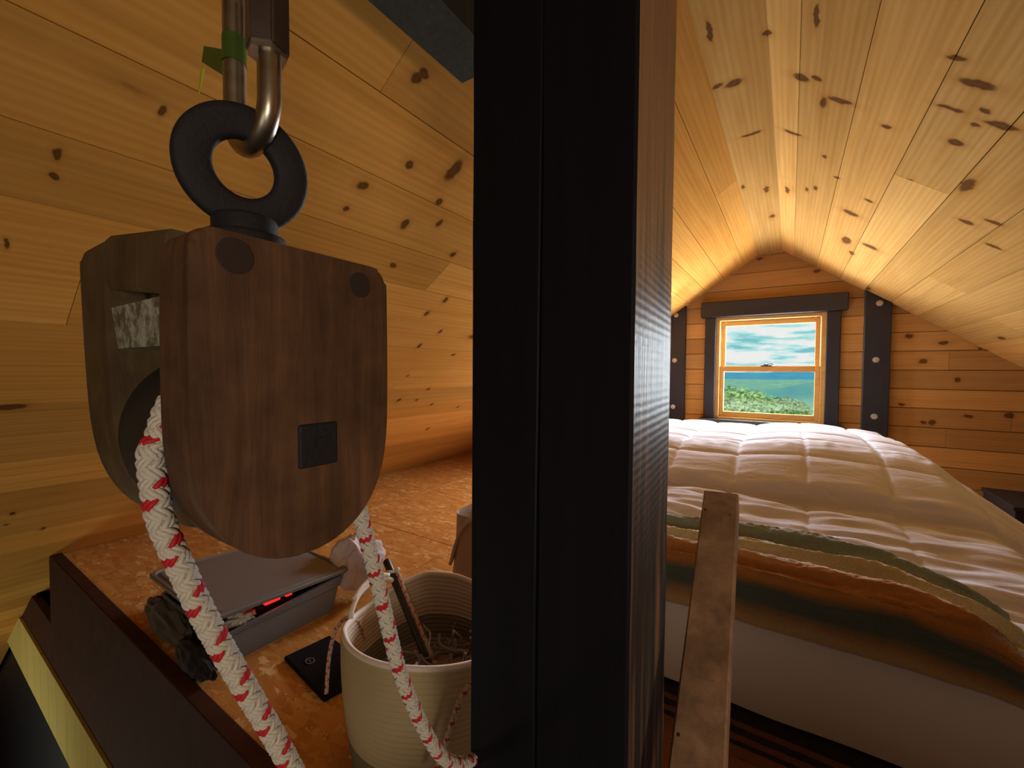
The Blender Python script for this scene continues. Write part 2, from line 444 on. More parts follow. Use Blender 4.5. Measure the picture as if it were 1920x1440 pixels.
b_ = k.bump(fz, .9, .004); k.bump(k.noise(k.scale(o_, (6, 30, 30)), 1, 3), .4, .015, b_)
M_fleece = k.m

# ------------------------------------------------------------------ room shell
sL, sR = .694, .715                                   # slopes of the two roof planes
hL, hR = math.hypot(1, sL), math.hypot(1, sR)
zL = lambda x: 2.047 + sL*x                           # x < 0
zR = lambda x: 1.889 - sR*(x+.072)
Y0, Y1 = -3.6, 4.0

lseam_x = [.25,.349,.497,.632,.766,.913,1.06,1.19,1.34,1.483,1.631,1.778,1.93,2.07,2.25,2.42,2.607,2.77,2.95]
while lseam_x[-1] < 6.6: lseam_x.append(lseam_x[-1]+.148)
ls = [(x-.25)*hL for x in lseam_x]
forceL = {6: [1.18], 8: [.264], 3: [.62], 11: [2.9], 9: [3.1]}
def spL(i, w):
    y1 = Y1 if lseam_x[i] < 2.9 else (1.2 if lseam_x[i] < 3.3 else .47)
    return cuts(Y0, y1, 100+i, [-1.1, *forceL[i]] if i in forceL else None)
bm = B()
# left roof plane, seen as a sloping wall down to the loft floor
planks(bm, (-.25, 0, 2.047-sL*.25), (0, 1, 0), (-1, 0, -sL), ls, spL)
struct('wall_left', bm, M_left)
rs = [0, .104, .281, .459, .636, .813, .990, 1.168, 1.345, 1.522, 1.70, 1.878, 2.055, 2.232, 2.41, 2.59, 2.77, 2.95, 3.12, 3.30]
forceR = {3: [2.017], 0: [2.45], 5: [1.2, 3.0], 2: [-.6], 1: [-.2], 4: [.4]}
def spR(i, w): return [(-q, -p) for p, q in cuts(Y0, Y1, 300+i, forceR.get(i))][::-1]
bm = B()
W = V((1, 0, -sR)).normalized()
# right roof plane (its grain axis runs toward the camera so the boards face into the room)
uvfix = bm
planks(bm, (-.072, 0, 1.889), (0, -1, 0), (1, 0, -sR), rs, spR)
pl_ = bm.loops.layers.uv['plane']
for f in bm.faces:
    for lp in f.loops: lp[pl_].uv.x *= -1
# the flat board along the ridge
planks(bm, (-.072, 0, 1.888), (0, 1, 0), V((-.178, 0, -.015)), [0, .1786], lambda i, w: [(Y0, -.4), (-.4, Y1)])
struct('ceiling', bm, M_ceil)
# roof deck behind the boards, closes every joint
bm = B()
off = .02

pts = [(-6.7, zL(-6.7)+off), (-.25, zL(-.25)+off), (-.072, 1.889+off), (2.9, zR(2.9)+off), (2.9, zR(2.9)+off+.12), (-.072, 1.889+.16), (-.25, zL(-.25)+.16), (-6.7, zL(-6.7)+.16)]
prism(bm, pts, Y0-.05, Y1+.02, 'y')
struct('trim_1', bm, M_back)

# far gable wall
fz_ = [-.134+.133*i for i in range(16)]
off0 = 1.454 - round((1.454+.134)/.1322)*.1322
fz_ = [off0 + .1322*i for i in range(17)]
WX0, WX1, WZ0, WZ1 = -.555, .235, .49, 1.37
def gx(z):
    a = -(2.047-z)/sL if z < 1.873 else -.25 + (z-1.873)*10
    b = (1.889-z)/sR - .072 if z < 1.889 else -.072
    return max(a, -4.2), min(b, 2.8)
forceF = {}
def spF(i, z):
    a, b = gx(min(z, 1.885)); 
    zc0, zc1 = fz_[i], fz_[i+1]
    js = {8: [.889], 7: [1.185], 5: [1.185], 4: [.888]}.get(i, [random.Random(i).uniform(1.3, 2.0)])
    segs = []
    ends = [a, *[j for j in js if a+.1 < j < gx(min(zc1, 1.885))[1]-.1 and zc1 < 1.25], b]
    segs = list(zip(ends, ends[1:]))
    if zc1 > WZ0+.01 and zc0 < WZ1-.01:
        out = []
        for p, q in segs:
            if p < WX0 and q > WX1: out += [(p, WX0), (WX1, q)]
            else: out.append((p, q))
        segs = out
    return segs
bm = B()
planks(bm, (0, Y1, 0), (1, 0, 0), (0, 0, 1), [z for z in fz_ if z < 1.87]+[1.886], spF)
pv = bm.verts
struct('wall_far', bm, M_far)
# sheathing behind the gable boards, with the window opening left out
bm = B()
for lo, hi in (((-4.4, Y1+.02, -2.4), (WX0, Y1+.10, 1.9)), ((WX1, Y1+.02, -2.4), (2.9, Y1+.10, 1.9)), ((WX0, Y1+.02, -2.4), (WX1, Y1+.10, WZ0)), ((WX0, Y1+.02, WZ1), (WX1, Y1+.10, 2.05))):
    box(bm, lo, hi)
struct('trim_2', bm, M_back)
# wall behind the camera and the right side, floors
bm = B(); planks(bm, (0, Y0, -2.4), (-1, 0, 0), (0, 0, 1), [.18*i for i in range(25)], lambda i, w: [(-2.9, .9), (.9, 6.6)])
struct('wall_rear', bm, M_back)
bm = B(); box(bm, (2.55, Y0, -2.4), (2.62, .45, .2)); struct('wall_right', bm, M_back)
bm = B(); box(bm, (-6.6, Y0, -2.5), (2.9, Y1, -2.4)); struct('floor_lower', bm, plain('lower_floor', (.14, .075, .035), .5, var=.2))

# loft floor: strand board panels with open joints
bm = B()
xs = [-2.945, -2.24, -1.398, -.179, 1.04, 2.26, 2.58]; ys = [.47, 1.62, 4.0]
for i, (a, b) in enumerate(zip(xs, xs[1:])):
    yy = [.47, 1.62, 4.0] if i % 2 == 0 else [.47, 2.84, 4.0]
    if i == 1: yy = [.47, 1.62, 4.0]
    for c0, c1 in zip(yy, yy[1:]):
        box(bm, (a+.0015, c0+.0015, -.018), (b-.0015, c1-.0015, 0), .0015)
box(bm, (-2.92, .475, -.20), (2.6, 4.0, -.019))
struct('floor', bm, M_osb)

# rim board of the loft edge (two laps), pale panelling below it and the painted shade under it
bm = B()
box(bm, (-2.93, .448, -.34), (-.33, .488, .012), .003)
box(bm, (-.10, .448, -.34), (2.5, .488, .012), .003)
o = obj('rim_board', bm, M_rim, label='dark brown rim board along the loft floor edge beside the pulley', cat='board')
bm = B(); prism(bm, [(-3.42, -.345), (-3.73, -.56), (2.5, -.56), (2.5, -.345)], .455, .485, 'y')
obj('lower_rim_board', bm, M_rim, label='dark brown board under the loft edge above the pale panelling', cat='board')
bm = B(); planks(bm, (0, .462, 0), (0, 0, 1), (1, 0, 0), [-6.4+.17*i for i in range(52)], lambda i, w: [(-.86, -.56)], tonevar=.08)
struct('wall_lower', bm, M_pale)
bm = B(); box(bm, (-6.4, .452, -.885), (2.5, .475, -.86), .003)
struct('trim_3', bm, plain('brown_lath', (.25, .12, .05), .6))
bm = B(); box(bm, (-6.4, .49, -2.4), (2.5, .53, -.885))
struct('shade_panel', bm, plain('under_loft_shade', (.010, .012, .02), .5))  # near-black sheet painting the shade of the opening under the loft

# ------------------------------------------------------------------ window
win = thing('window_1', (-.16, Y1, .435), None, None); win['kind'] = 'structure'
bm = B(); box(bm, (-.654, Y1-.062, 1.364), (.344, Y1, 1.495), .005); obj('header_trim', bm, M_blackx, win)
for a, b in ((-.622, -.538), (.220, .306)):
    bm = B(); box(bm, (a, Y1-.042, .505), (b, Y1, 1.364), .004); obj('side_trim', bm, M_black, win)
M_sill = black_stain('grey_black_sill', (.045, .055, .055), .5, grain='X')
bm = B(); box(bm, (-.656, Y1-.075, .478), (.344, Y1+.02, .505), .004); box(bm, (-.640, Y1-.03, .405), (.33, Y1, .478), .003)
obj('sill', bm, M_sill, win)
def uvbox(bm, lo, hi, bev=.003):
    box(bm, lo, hi, bev)
def woodify(bm):
    uvl = bm.loops.layers.uv.new('UVMap'); pll = bm.loops.layers.uv.new('plane'); tl = bm.loops.layers.float_color.new('tone')
    for f in bm.faces:
        for lp in f.loops:
            c = lp.vert.co; lp[uvl].uv = (c.x+c.z+c.y*.3, c.z*.8+c.y-c.x*.3); lp[pll].uv = (c.x+40, c.z+40); lp[tl] = (1, 1, 1, 1)
bm = B()
for lo, hi in (((-.545, Y1-.018, .505), (-.508, Y1+.10, 1.364)), ((.190, Y1-.018, .505), (.225, Y1+.10, 1.364)), ((-.508, Y1-.018, 1.335), (.190, Y1+.10, 1.364)), ((-.508, Y1-.018, .505), (.190, Y1+.10, .522))): uvbox(bm, lo, hi)
woodify(bm); obj('frame', bm, M_trim, win)
def sash(x0, x1, z0, z1, gx0, gx1, gz0, gz1, y0, y1, name):
    bm = B()
    for lo, hi in (((x0, y0, z0), (gx0, y1, z1)), ((gx1, y0, z0), (x1, y1, z1)), ((gx0, y0, gz1), (gx1, y1, z1)), ((gx0, y0, z0), (gx1, y1, gz0))): uvbox(bm, lo, hi, .0035)
    woodify(bm); s = obj(name, bm, M_trim, win)
    bm = B(); box(bm, (gx0-.004, (y0+y1)/2-.003, gz0-.004), (gx1+.004, (y0+y1)/2+.003, gz1+.004)); obj('pane', bm, M_glass, s)
    return s
k = NT('window_glass'); t_ = k.t
tr = k.n('ShaderNodeBsdfTransparent'); gl = k.n('ShaderNodeBsdfGlossy'); gl.inputs['Roughness'].default_value = .02; mx = k.n('ShaderNodeMixShader'); mx.inputs[0].default_value = .04
tr.inputs[0].default_value = (.97, .985, .98, 1)
k.l(tr.outputs[0], mx.inputs[1]); k.l(gl.outputs[0], mx.inputs[2]); k.l(mx.outputs[0], k.out.inputs[0]); M_glass = k.m
sash(-.505, .187, .945, 1.333, -.470, .156, .955, 1.294, Y1+.045, Y1+.075, 'upper_sash')
ls_ = sash(-.508, .190, .522, .952, -.474, .157, .568, .907, Y1+.008, Y1+.040, 'lower_sash')
bm = B(); box(bm, (-.205, Y1+.004, .952), (-.125, Y1+.034, .960), .002); box(bm, (-.185, Y1-.004, .960), (-.15, Y1+.022, .970), .004); tube(bm, smoothpath([(-.165, Y1+.01, .967), (-.14, Y1, .972), (-.115, Y1-.004, .966)], .006), .004, 8)
obj('sash_lock', bm, plain('bronze_lock', (.05, .04, .03), .4, .6), win, smooth=False)
bm = B(); tube(bm, smoothpath([(-.512, Y1-.02, .86), (-.512, Y1-.024, .82), (-.512, Y1-.02, .78)], .01), .006, 8); obj('sash_clip', bm, M_trim, win) if False else bm.free()

# flat black posts bolted to the gable
def gable_post(xa, xb, bolts, label):
    bm = B()
    f = zR if xa > 0 else zL
    prism(bm, [(xa, 0), (xb, 0), (xb, f(xb)-.012), (xa, f(xa)-.012)], Y1-.045, Y1, 'y', bev=.004, seg=1)
    t = thing('wall_post', ((xa+xb)/2, Y1, 0), label, 'post', 'black bolted posts on the gable wall')
    obj('timber', bm, M_black, t)
    for x, z in bolts:
        bm = B(); cyl(bm, (x, Y1-.045, z), (0, -1, 0), .020, .003, 20); cyl(bm, (x, Y1-.048, z), (0, -1, 0), .014, .012, 6, bev=.002); cyl(bm, (x, Y1-.058, z), (0, -1, 0), .007, .010, 12)
        obj('bolt', bm, M_bolt, t)
gable_post(.438, .586, [(.517, 1.399), (.507, .997), (.508, .591)], 'black timber post with three bolts on the gable wall right of the window')
gable_post(-.925, -.780, [(-.861, 1.405), (-.867, 1.003), (-.873, .588)], 'black timber post with three bolts left of the window, half hidden by the big post')

# ------------------------------------------------------------------ big post, beam, handrail
bm = B()
x0, x1, y0, y1 = -.3145, -.122, .390, .60
xb = -.1367
cr = -.223; w = .0011
rings = []
for i in range(60):
    z = -2.39 + i*(1.755+2.39)/59
    wob = .0016*nz(z, 3, 1, 2.2) + .0006*nz(z, 7, 2, 11); e = lambda s: .0009*nz(z, s, 0, 9)
    cw = w*(1.4 if z < .75 else 1.0)*(1 if z < 1.18 else .15)
    c = cr+wob
    P = [(x0+.002, y0+e(1)), (c-cw-.0016, y0), (c-cw, y0+.0012), (c-.0002, y0+.014), (c+.0002, y0+.014), (c+cw, y0+.0012), (c+cw+.0016, y0), (x1-.003, y0+e(2)), (x1+e(3), y0+.003), (xb+e(4), y1-.003), (xb-.003, y1), (x0+.003, y1), (x0+e(5), y1-.003), (x0+e(6), y0+.003)]
    rings.append([bm.verts.new((p[0], p[1], z)) for p in P])
for a, b in zip(rings, rings[1:]):
    n = len(a)
    for q in range(n):
        bm.faces.new((a[q], a[(q+1) % n], b[(q+1) % n], b[q]))
bm.faces.new(rings[0][::-1]); bm.faces.new(rings[-1])
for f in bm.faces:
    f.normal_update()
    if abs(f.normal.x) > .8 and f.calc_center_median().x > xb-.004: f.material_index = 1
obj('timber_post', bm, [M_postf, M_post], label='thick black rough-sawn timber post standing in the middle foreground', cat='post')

bm = B()
prism(bm, [(-.607, 1.52), (-.503, 1.52), (-.503, zL(-.503)-.006), (-.607, zL(-.607)-.004)], Y0+.02, .72, 'y', bev=.003, seg=1)
obj('roof_beam', bm, M_beam, label='dark weathered roof beam under the sloping boards, upper left of the big post', cat='beam')

M_rail = m_block('handrail_wood', (.26, .155, .098), (.42, .26, .165))
A = at(1305, 1440, 'y', .45); Bp = at(1352, 921, 'y', .78)
ax = (Bp-A).normalized(); sx = V((1, 0, 0)); sx = (sx-ax*sx.dot(ax)).normalized(); nn = ax.cross(sx)
if nn.z > 0: nn = -nn
hw, th = .026, .042
bm = B()
def rb(s0, s1):
    r = bmesh.ops.create_cube(bm, size=1)['verts']
    for v in r:
        v.co = A + ax*(s0+(v.co.z+.5)*(s1-s0)) + sx*(v.co.x*2*hw) + nn*((v.co.y+.5)*th)
    bmesh.ops.bevel(bm, geom=list({e for v in r for e in v.link_edges}), offset=.0022, segments=1, affect='EDGES')
Lr = (Bp-A).length
rb(-2.0, Lr)
t = thing('handrail', A-ax*2.0, 'sawn wooden handrail end rising in front of the bed, right of the big post', 'handrail')
obj('rail', bm, M_rail, t)
E0 = A-ax*1.9
bm = B(); box(bm, (E0.x-.03, E0.y-.03, -2.4), (E0.x+.03, E0.y+.03, E0.z-.03), .003); obj('newel', bm, M_rail, t)

# ------------------------------------------------------------------ pulley block
def outline(hw_scale=1., inset=0.):
    yc = .149
    half = [(.973, .047), (.9727, .0515), (.9714, .0555), (.9688, .0588), (.9650, .0608), (.959, .0615), (.95, .0617), (.91, .0622), (.87, .0620), (.848, .0606), (.830, .0572), (.815, .0510), (.803, .0425), (.794, .0315), (.788, .0190), (.7855, .0070)]
    half = [(q.y, q.x) for q in smoothpath([(h, z, 0) for z, h in half], .02)]
    R = [(yc+h-inset, z-(inset if z > .9 else -inset)) for z, h in half]
    Lf = [(yc-h+inset, z-(inset if z > .9 else -inset)) for z, h in half[::-1]]
    return R + Lf
blk = thing('pulley_block', (-.345, .149, .785), 'large old wooden pulley block hanging from a steel link, rope running through it', 'pulley')
bm = B(); prism(bm, outline(), -.287, -.25, 'x', bev=.0035, seg=3); obj('cheek', bm, M_blk, blk, smooth=True, sharp=.6)
bm = B(); prism(bm, outline(), -.446, -.392, 'x', bev=.006, seg=3)
for v in bm.verts:
    f_ = (v.co.z-.785)/.188; v.co.x += .034*(1-f_); v.co.z = .780+.211*f_
obj('cheek', bm, M_blk2, blk, smooth=True, sharp=.6)
bm = B(); prism(bm, [(.089, .944), (.0905, .9405), (.204, .9405), (.208, .944), (.208, .973), (.205, .977), (.093, .977), (.090, .973)], -.392, -.287, 'x')
for v in bm.verts:
    v.co.z += .13*(-.287-v.co.x)
obj('spacer', bm, M_blk2, blk)
bm = B(); prism(bm, [(.0905, .9405), (.0925, .913), (.202, .913), (.207, .9405)], -.388, -.287, 'x'); obj('lit_liner', bm, M_worn_lit, blk, label='worn grey-green painted strip inside the slot, its light put into the colour')
bm = B()
prof = [(-.386, .052), (-.386, .059), (-.376, .060), (-.318, .060), (-.312, .059), (-.305, .0555), (-.295, .0535), (-.291, .056), (-.2885, .059), (-.2885, .052)]
N_ = 48; R_ = []
for x, r in prof: R_.append([bm.verts.new((x, .149+r*math.cos(2*math.pi*q/N_), .852+r*math.sin(2*math.pi*q/N_))) for q in range(N_)])
for a, b in zip(R_, R_[1:]):
    for q in range(N_): bm.faces.new((a[q], a[(q+1) % N_], b[(q+1) % N_], b[q]))
bm.faces.new(R_[0]); bm.faces.new(R_[-1][::-1]); obj('sheave', bm, M_sheave, blk, smooth=True, sharp=.8)
bm = B(); box(bm, (-.252, .1425, .8385), (-.2485, .1690, .8660), .0016, seg=2); cyl(bm, (-.2486, .156, .8535), (1, 0, 0), .0035, .0012, 12)
obj('axle_plate', bm, M_iron, blk)
bm = B(); cyl(bm, (-.2515, .109, .9605), (1, 0, 0), .0098, .0019, 24, bev=.0008); obj('plug', bm, M_knotdark, blk)
bm = B(); cyl(bm, (-.2515, .1875, .9585), (1, 0, 0), .0088, .0019, 24, bev=.0008); obj('plug', bm, M_knotdark, blk)
# eye: plate, neck and a thick flat ring
RC = V((-.335, .153, 1.045))
bm = B(); box(bm, (-.372, .116, .9765), (-.290, .190, .9835), .003, seg=2); box(bm, (-.355, .128, .9830), (-.315, .172, .990), .003, seg=2); obj('eye_plate', bm, M_iron, blk)
bm = B()
az = math.radians(-12); tl_ = math.radians(-8)
nrm = V((math.cos(az)*math.cos(tl_), math.sin(az)*math.cos(tl_), math.sin(tl_)))
e1 = V((0, 0, 1)); e1 = (e1-nrm*e1.dot(nrm)).normalized(); e2 = nrm.cross(e1)
sec = []
ro, ri, hw2 = .0428, .0198, .0068
for q in range(16):                                   # rounded-rectangle section
    a = 2*math.pi*q/16; cx = abs(math.cos(a))**.55*math.copysign(1, math.cos(a)); cy = abs(math.sin(a))**.55*math.copysign(1, math.sin(a))
    sec.append(((ro+ri)/2+(ro-ri)/2*cx, hw2*cy))
RR = []
for q in range(64):
    a = 2*math.pi*q/64
    RR.append([bm.verts.new(RC+(e1*math.cos(a)+e2*math.sin(a))*s_+nrm*h_) for s_, h_ in sec])
for q in range(64):
    a, b = RR[q], RR[(q+1) % 64]
    for j in range(16): bm.faces.new((a[j], a[(j+1) % 16], b[(j+1) % 16], b[j]))
cyl(bm, (RC.x, RC.y, .986), (0, 0, 1), .021, .024, 24, bev=.003)
cyl(bm, (RC.x, RC.y, .988), (0, 0, 1), .027, .009, 24, bev=.003)
obj('eye_ring', bm, M_iron, blk, smooth=True, sharp=.9)

# steel quick link through the ring
lk = thing('quick_link', (RC.x, RC.y+.005, 1.06), 'steel screw link holding the iron ring of the pulley block', 'link')
cxl, cyl_, rl = RC.x-.0015, RC.y+.006, .0255
zb = 1.0795
bow = [(cxl-rl, cyl_, 1.30)] + [(cxl-rl, cyl_, 1.28-.02*i) for i in range(9)]
bow += [(cxl-rl*math.cos(a), cyl_, zb+.012-.0265*math.sin(a)) for a in [math.pi*i/16 for i in range(17)]]
bow += [(cxl+rl, cyl_, 1.100+.01*i) for i in range(4)]
bow = [V(p) for p in bow]
bm = B(); tube(bm, bow, .0077, 16); tube(bm, [(cxl-rl*math.cos(a), cyl_, 1.30+rl*math.sin(a)) for a in [math.pi*i/16 for i in range(17)]] + [(cxl+rl, cyl_, 1.25)], .0077, 16)
obj('link_body', bm, M_link, lk, smooth=True, sharp=.9)
bm = B(); cyl(bm, (cxl+rl-.002, cyl_, 1.1235), (0, 0, 1), .0145, .132, 6, bev=.001)
bmesh.ops.bevel(bm, geom=[e for e in bm.edges if abs((e.verts[0].co-e.verts[1].co).normalized().z) > .9], offset=.0012, segments=2, affect='EDGES')
obj('sleeve_nut', bm, M_nut, lk)
bm = B(); cyl(bm, (cxl+rl-.002, cyl_, 1.1195), (0, 0, 1), .0130, .0042, 6); obj('nut_end', bm, M_chrome, lk, label='bright bevelled end of the sleeve nut')
k = NT('green_tape'); k.set(Base_Color=k.mix(k.noise(k.obj(), 80, 3), (.03, .06, .012), (.06, .11, .015)), Roughness=.35); M_tape = k.m
bm = B(); tube(bm, [(cxl-rl, cyl_, 1.1335), (cxl-rl, cyl_, 1.153)], .0081, 16, cap=False)
fl = [at(416, 92, 'y', cyl_-.004), at(382, 86, 'y', cyl_-.006), at(378, 116, 'y', cyl_-.006), at(416, 140, 'y', cyl_-.004)]
def slab(bm, ps, d):
    d = V(d); a = [bm.verts.new(V(p)) for p in ps]; b = [bm.verts.new(V(p)+d) for p in ps]; n = len(ps)
    bm.faces.new(a[::-1]); bm.faces.new(b)
    for i in range(n): bm.faces.new((a[i], a[(i+1) % n], b[(i+1) % n], b[i]))
slab(bm, fl, (.0002, .0008, 0)); obj('tape_flag', bm, M_tape, lk, label='dark green tape wrapped round the link')
bm = B(); slab(bm, [at(378, 122, 'y', cyl_-.006), at(381, 127, 'y', cyl_-.006), at(376, 160, 'y', cyl_-.006), at(372, 175, 'y', cyl_-.006), at(373, 148, 'y', cyl_-.006)], (.0002, .0008, 0))
obj('tape_strip', bm, plain('yellow_tape', (.45, .46, .02), .4), lk, label='thin yellow strip dangling from the tape')
bm = B(); cyl(bm, (cxl, cyl_, 1.321), (0, 0, 1), .008, zL(cxl)-1.324, 12); obj('hanger_rod', bm, M_nut, label='steel rod above the screw link, fixed to the roof', cat='rod')

# ------------------------------------------------------------------ braided rope
def braid(name, ctrl, R=.0062, N=3, pitch=.034, parent=None, mats=None, red=True, step=.0017, sr=.0016, **kw):
    ctr = smoothpath(ctrl, step); fr = frames(ctr)
    L = [0.]
    for i in range(1, len(ctr)): L.append(L[-1]+(ctr[i]-ctr[i-1]).length)
    bm = B()
    tube(bm, ctr, R-.0016, 10, fr=fr)
    sides = 6
    for dr in (1, -1):
        for s in range(N):
          for sub in (-.85, 0, .85):
            rings = []; mt = []
            for i, p in enumerate(ctr):
                ph = 2*N*L[i]/pitch
                th = 2*math.pi*(s+sub*.34)/N + dr*2*math.pi*L[i]/pitch
                cw_ = math.cos(math.pi*ph)
                ro_ = R-.0012 + dr*.0008*max(-1, min(1, cw_*1.6))
                t, a, b = fr[i]
                rad = a*math.cos(th)+b*math.sin(th); tg = (-a*math.sin(th)+b*math.cos(th))
                al = (t*pitch + tg*(dr*2*math.pi*R)).normalized(); sd = al.cross(rad).normalized()
                c = p+rad*ro_
                rings.append([bm.verts.new(c+rad*(.0011*math.cos(2*math.pi*q/sides))+sd*(sr*math.sin(2*math.pi*q/sides))) for q in range(sides)])
                mt.append(1 if (red and s == 0 and dr == 1 and cw_ > -.2) else 0)
            for i in range(len(rings)-1):
                for q in range(sides):
                    f = bm.faces.new((rings[i][q], rings[i][(q+1) % sides], rings[i+1][(q+1) % sides], rings[i+1][q])); f.smooth = True; f.material_index = mt[i]
    return obj(name, bm, mats or [M_rw, M_rr], parent, **kw)
xr = -.296
lp_ = []
for px, py, x in ((283, 850, -.296), (292, 930, -.294), (303, 980, -.292), (335, 1055, -.290), (385, 1160, -.288), (448, 1270, -.286), (505, 1365, -.285), (548, 1442, -.284)):
    lp_.append(at(px, py, 'x', x))
left_path = lp_
d_ = (lp_[-1]-lp_[-2]).normalized()
left_path = [lp_[-1]+d_*.22+V((0, 0, -.03)), lp_[-1]+d_*.1] + lp_[::-1]
sh = [V((xr, .149+.0615*math.cos(a), .852+.0615*math.sin(a))) for a in [math.radians(d) for d in (172, 150, 120, 90, 60, 30, 5, -20)]]
rp_ = [at(px, py, 'x', -.297) for px, py in ((676, 968), (700, 1060), (724, 1160), (748, 1255), (775, 1325), (805, 1385))]
tail = [at(832, 1421, 'x', -.30), at(862, 1432, 'x', -.305), at(893, 1418, 'x', -.31), at(930, 1370, 'x', -.335)]
braid('pulley_rope', left_path + sh + rp_ + tail, label='thick white braided rope with red flecks running through the pulley block', cat='rope')

# ------------------------------------------------------------------ storage box with lid, cloths
M_lid = plain('grey_plastic_lid', (.15, .14, .135), .42, bumpsc=60, bs=.08, spec=.5)
M_tub = plain('blue_grey_plastic', (.16, .18, .23), .38, bumpsc=60, bs=.06)
bx = thing('storage_box', (-1.61, .77, 0), 'shallow grey plastic storage box with its lid ajar, on the strand board floor', 'box')
X0, X1, YA, YB, H = -1.845, -1.385, .545, .965, .128
bm = B()
def rimq(ins, dz): return [(x, y, .107+.028*(y-YA)/(YB-YA)+dz) for x, y in rrect(X0+ins, X1+.004-ins, YA-.004+ins, YB+.004-ins, .03)]
def rrect(x0, x1, y0, y1, r, n=5):
    out = []
    for cx, cy, a0 in ((x1-r, y1-r, 0), (x0+r, y1-r, 90), (x0+r, y0+r, 180), (x1-r, y0+r, 270)):
        for i in range(n+1):
            a = math.radians(a0+90*i/n); out.append((cx+r*math.cos(a), cy+r*math.sin(a)))
    return out
def loft(bm, loops, close0=True, close1=True):
    R = [[bm.verts.new(p) for p in lp] for lp in loops]
    for a, b in zip(R, R[1:]):
        n = len(a)
        for q in range(n): bm.faces.new((a[q], a[(q+1) % n], b[(q+1) % n], b[q]))
    if close0: bm.faces.new(R[0][::-1])
    if close1: bm.faces.new(R[-1])
def zl(rect, z): return [(x, y, z) for x, y in rect]
loft(bm, [zl(rrect(X0+.02, X1-.02, YA+.02, YB-.02, .03), .0), zl(rrect(X0+.008, X1-.006, YA+.008, YB-.008, .03), .090), zl(rrect(X0+.001, X1, YA, YB, .03), .097), rimq(0, 0), rimq(.007, .002), zl(rrect(X0+.010, X1-.012, YA+.010, YB-.010, .028), .10), zl(rrect(X0+.024, X1-.024, YA+.024, YB-.024, .028), .006)])
obj('tub', bm, M_tub, bx, smooth=True, sharp=.5)
bm = B()
lx0, lx1, ly0, ly1 = -1.86, -1.372, .515, .985
def lz(x, y): return .182 - .030*(y-ly0)/(ly1-ly0) + .012*(lx1-x)
def lidloop(ins, dz): return [(x, y, lz(x, y)+dz) for x, y in rrect(lx0+ins, lx1-ins, ly0+ins, ly1-ins, .03)]
loft(bm, [lidloop(0, -.013), lidloop(0, -.004), lidloop(.004, 0), lidloop(.012, .001), lidloop(.016, -.005), lidloop(.022, -.005), lidloop(.026, .000), lidloop(.05, .001)], False, True)
loft(bm, [lidloop(.0, -.013), lidloop(.004, -.013), lidloop(.006, -.008)], False, True)
KEEP.add(id(bm))
obj('lid', bm, M_lid, bx, smooth=True, sharp=.5)

def crumple(name, c, size, mat, seed, amp=.35, freq=2.2, sub=5, flat=0., **kw):
    bm = B(); bmesh.ops.create_icosphere(bm, subdivisions=sub, radius=1)
    for v in bm.verts:
        n = v.co.normalized(); q = n*freq+V((seed, seed*2, 0))
        r = 1 - amp*abs(noise.noise(q))*1.6 - amp*.6*abs(noise.noise(q*2.3)) + amp*.3*noise.noise(q*.8)
        p = n*r; p = V((p.x*size[0], p.y*size[1], p.z*size[2]))
        if p.z < -size[2]*.45: p.z = -size[2]*.45 + (p.z+size[2]*.45)*.1
        v.co = V(c)+p
    return obj(name, bm, mat, smooth=True, **kw)
crumple('cloth', (-1.43, 1.055, .120), (.12, .12, .135), M_cloth, 3.3, .34, 1.25, label='crumpled pale lilac cloth lying against the far end of the storage box', cat='cloth')
crumple('towel', (-1.62, .45+.13, .045), (.17, .10, .055), M_grey_cloth, 9.1, .45, 1.9, label='crumpled olive grey cloth on the floor under the lid corner, left of the rope', cat='cloth') if False else None
crumple('towel', (-1.90, .60, .055), (.14, .115, .075), M_grey_cloth, 9.1, .5, 1.7, label='crumpled olive grey cloth below the left corner of the box lid', cat='cloth') if False else None
bm = B()
def drape(u, v):
    # a rumpled cloth heap hanging over the near end of the box
    x = -1.84 + .44*u; 
    y = .50 + .055*v
    z = .010 + .105*(1-v*.2)*(.55+.45*math.sin(math.pi*min(1, u*1.15+.05)))
    return V((x, y, z))
bm.free()
crumple('towel', (-1.74, .535, .048), (.19, .036, .066), M_grey_cloth, 9.1, .26, 1.4, label='crumpled olive grey cloth spilling from the near end of the storage box', cat='cloth')
crumple('dark_cloth', (-1.46, .512, .030), (.13, .030, .045), M_dark_cloth, 5.7, .26, 1.4, label='crumpled black cloth on the floor by the near corner of the storage box', cat='cloth')
crumple('tissue', (-1.435, .625, .110), (.040, .05, .028), M_rw, 2.2, .6, 2.6, 4, label='crumpled white paper inside the open storage box', cat='paper')
crumple('dark_bundle', (-1.55, .76, .075), (.13, .14, .055), M_dark_cloth, 1.2, .3, 1.8, label='black bundle filling the open storage box behind the red light', cat='bundle')
k = NT('red_lamp'); k.set(Base_Color=(.8, .01, .01), Roughness=.4)
k.b.inputs['Emission Color'].default_value = (1, .012, .01, 1); k.b.inputs['Emission Strength'].default_value = 1.6
bm = B(); lp1 = at(512, 1122, 'x', -1.408); lp2 = at(535, 1115, 'x', -1.408)
box(bm, (-1.418, lp1.y-.028, lp1.z-.012), (-1.402, lp1.y+.022, lp1.z+.009), .004, seg=2); box(bm, (-1.416, lp2.y, lp2.z-.008), (-1.403, lp2.y+.022, lp2.z+.008), .003, seg=2)
obj('lamp', bm, k.m, label='small glowing red light inside the open storage box', cat='light')
bm = B(); box(bm, (0, 0, 0), (1, 1, 1)); bm.free()

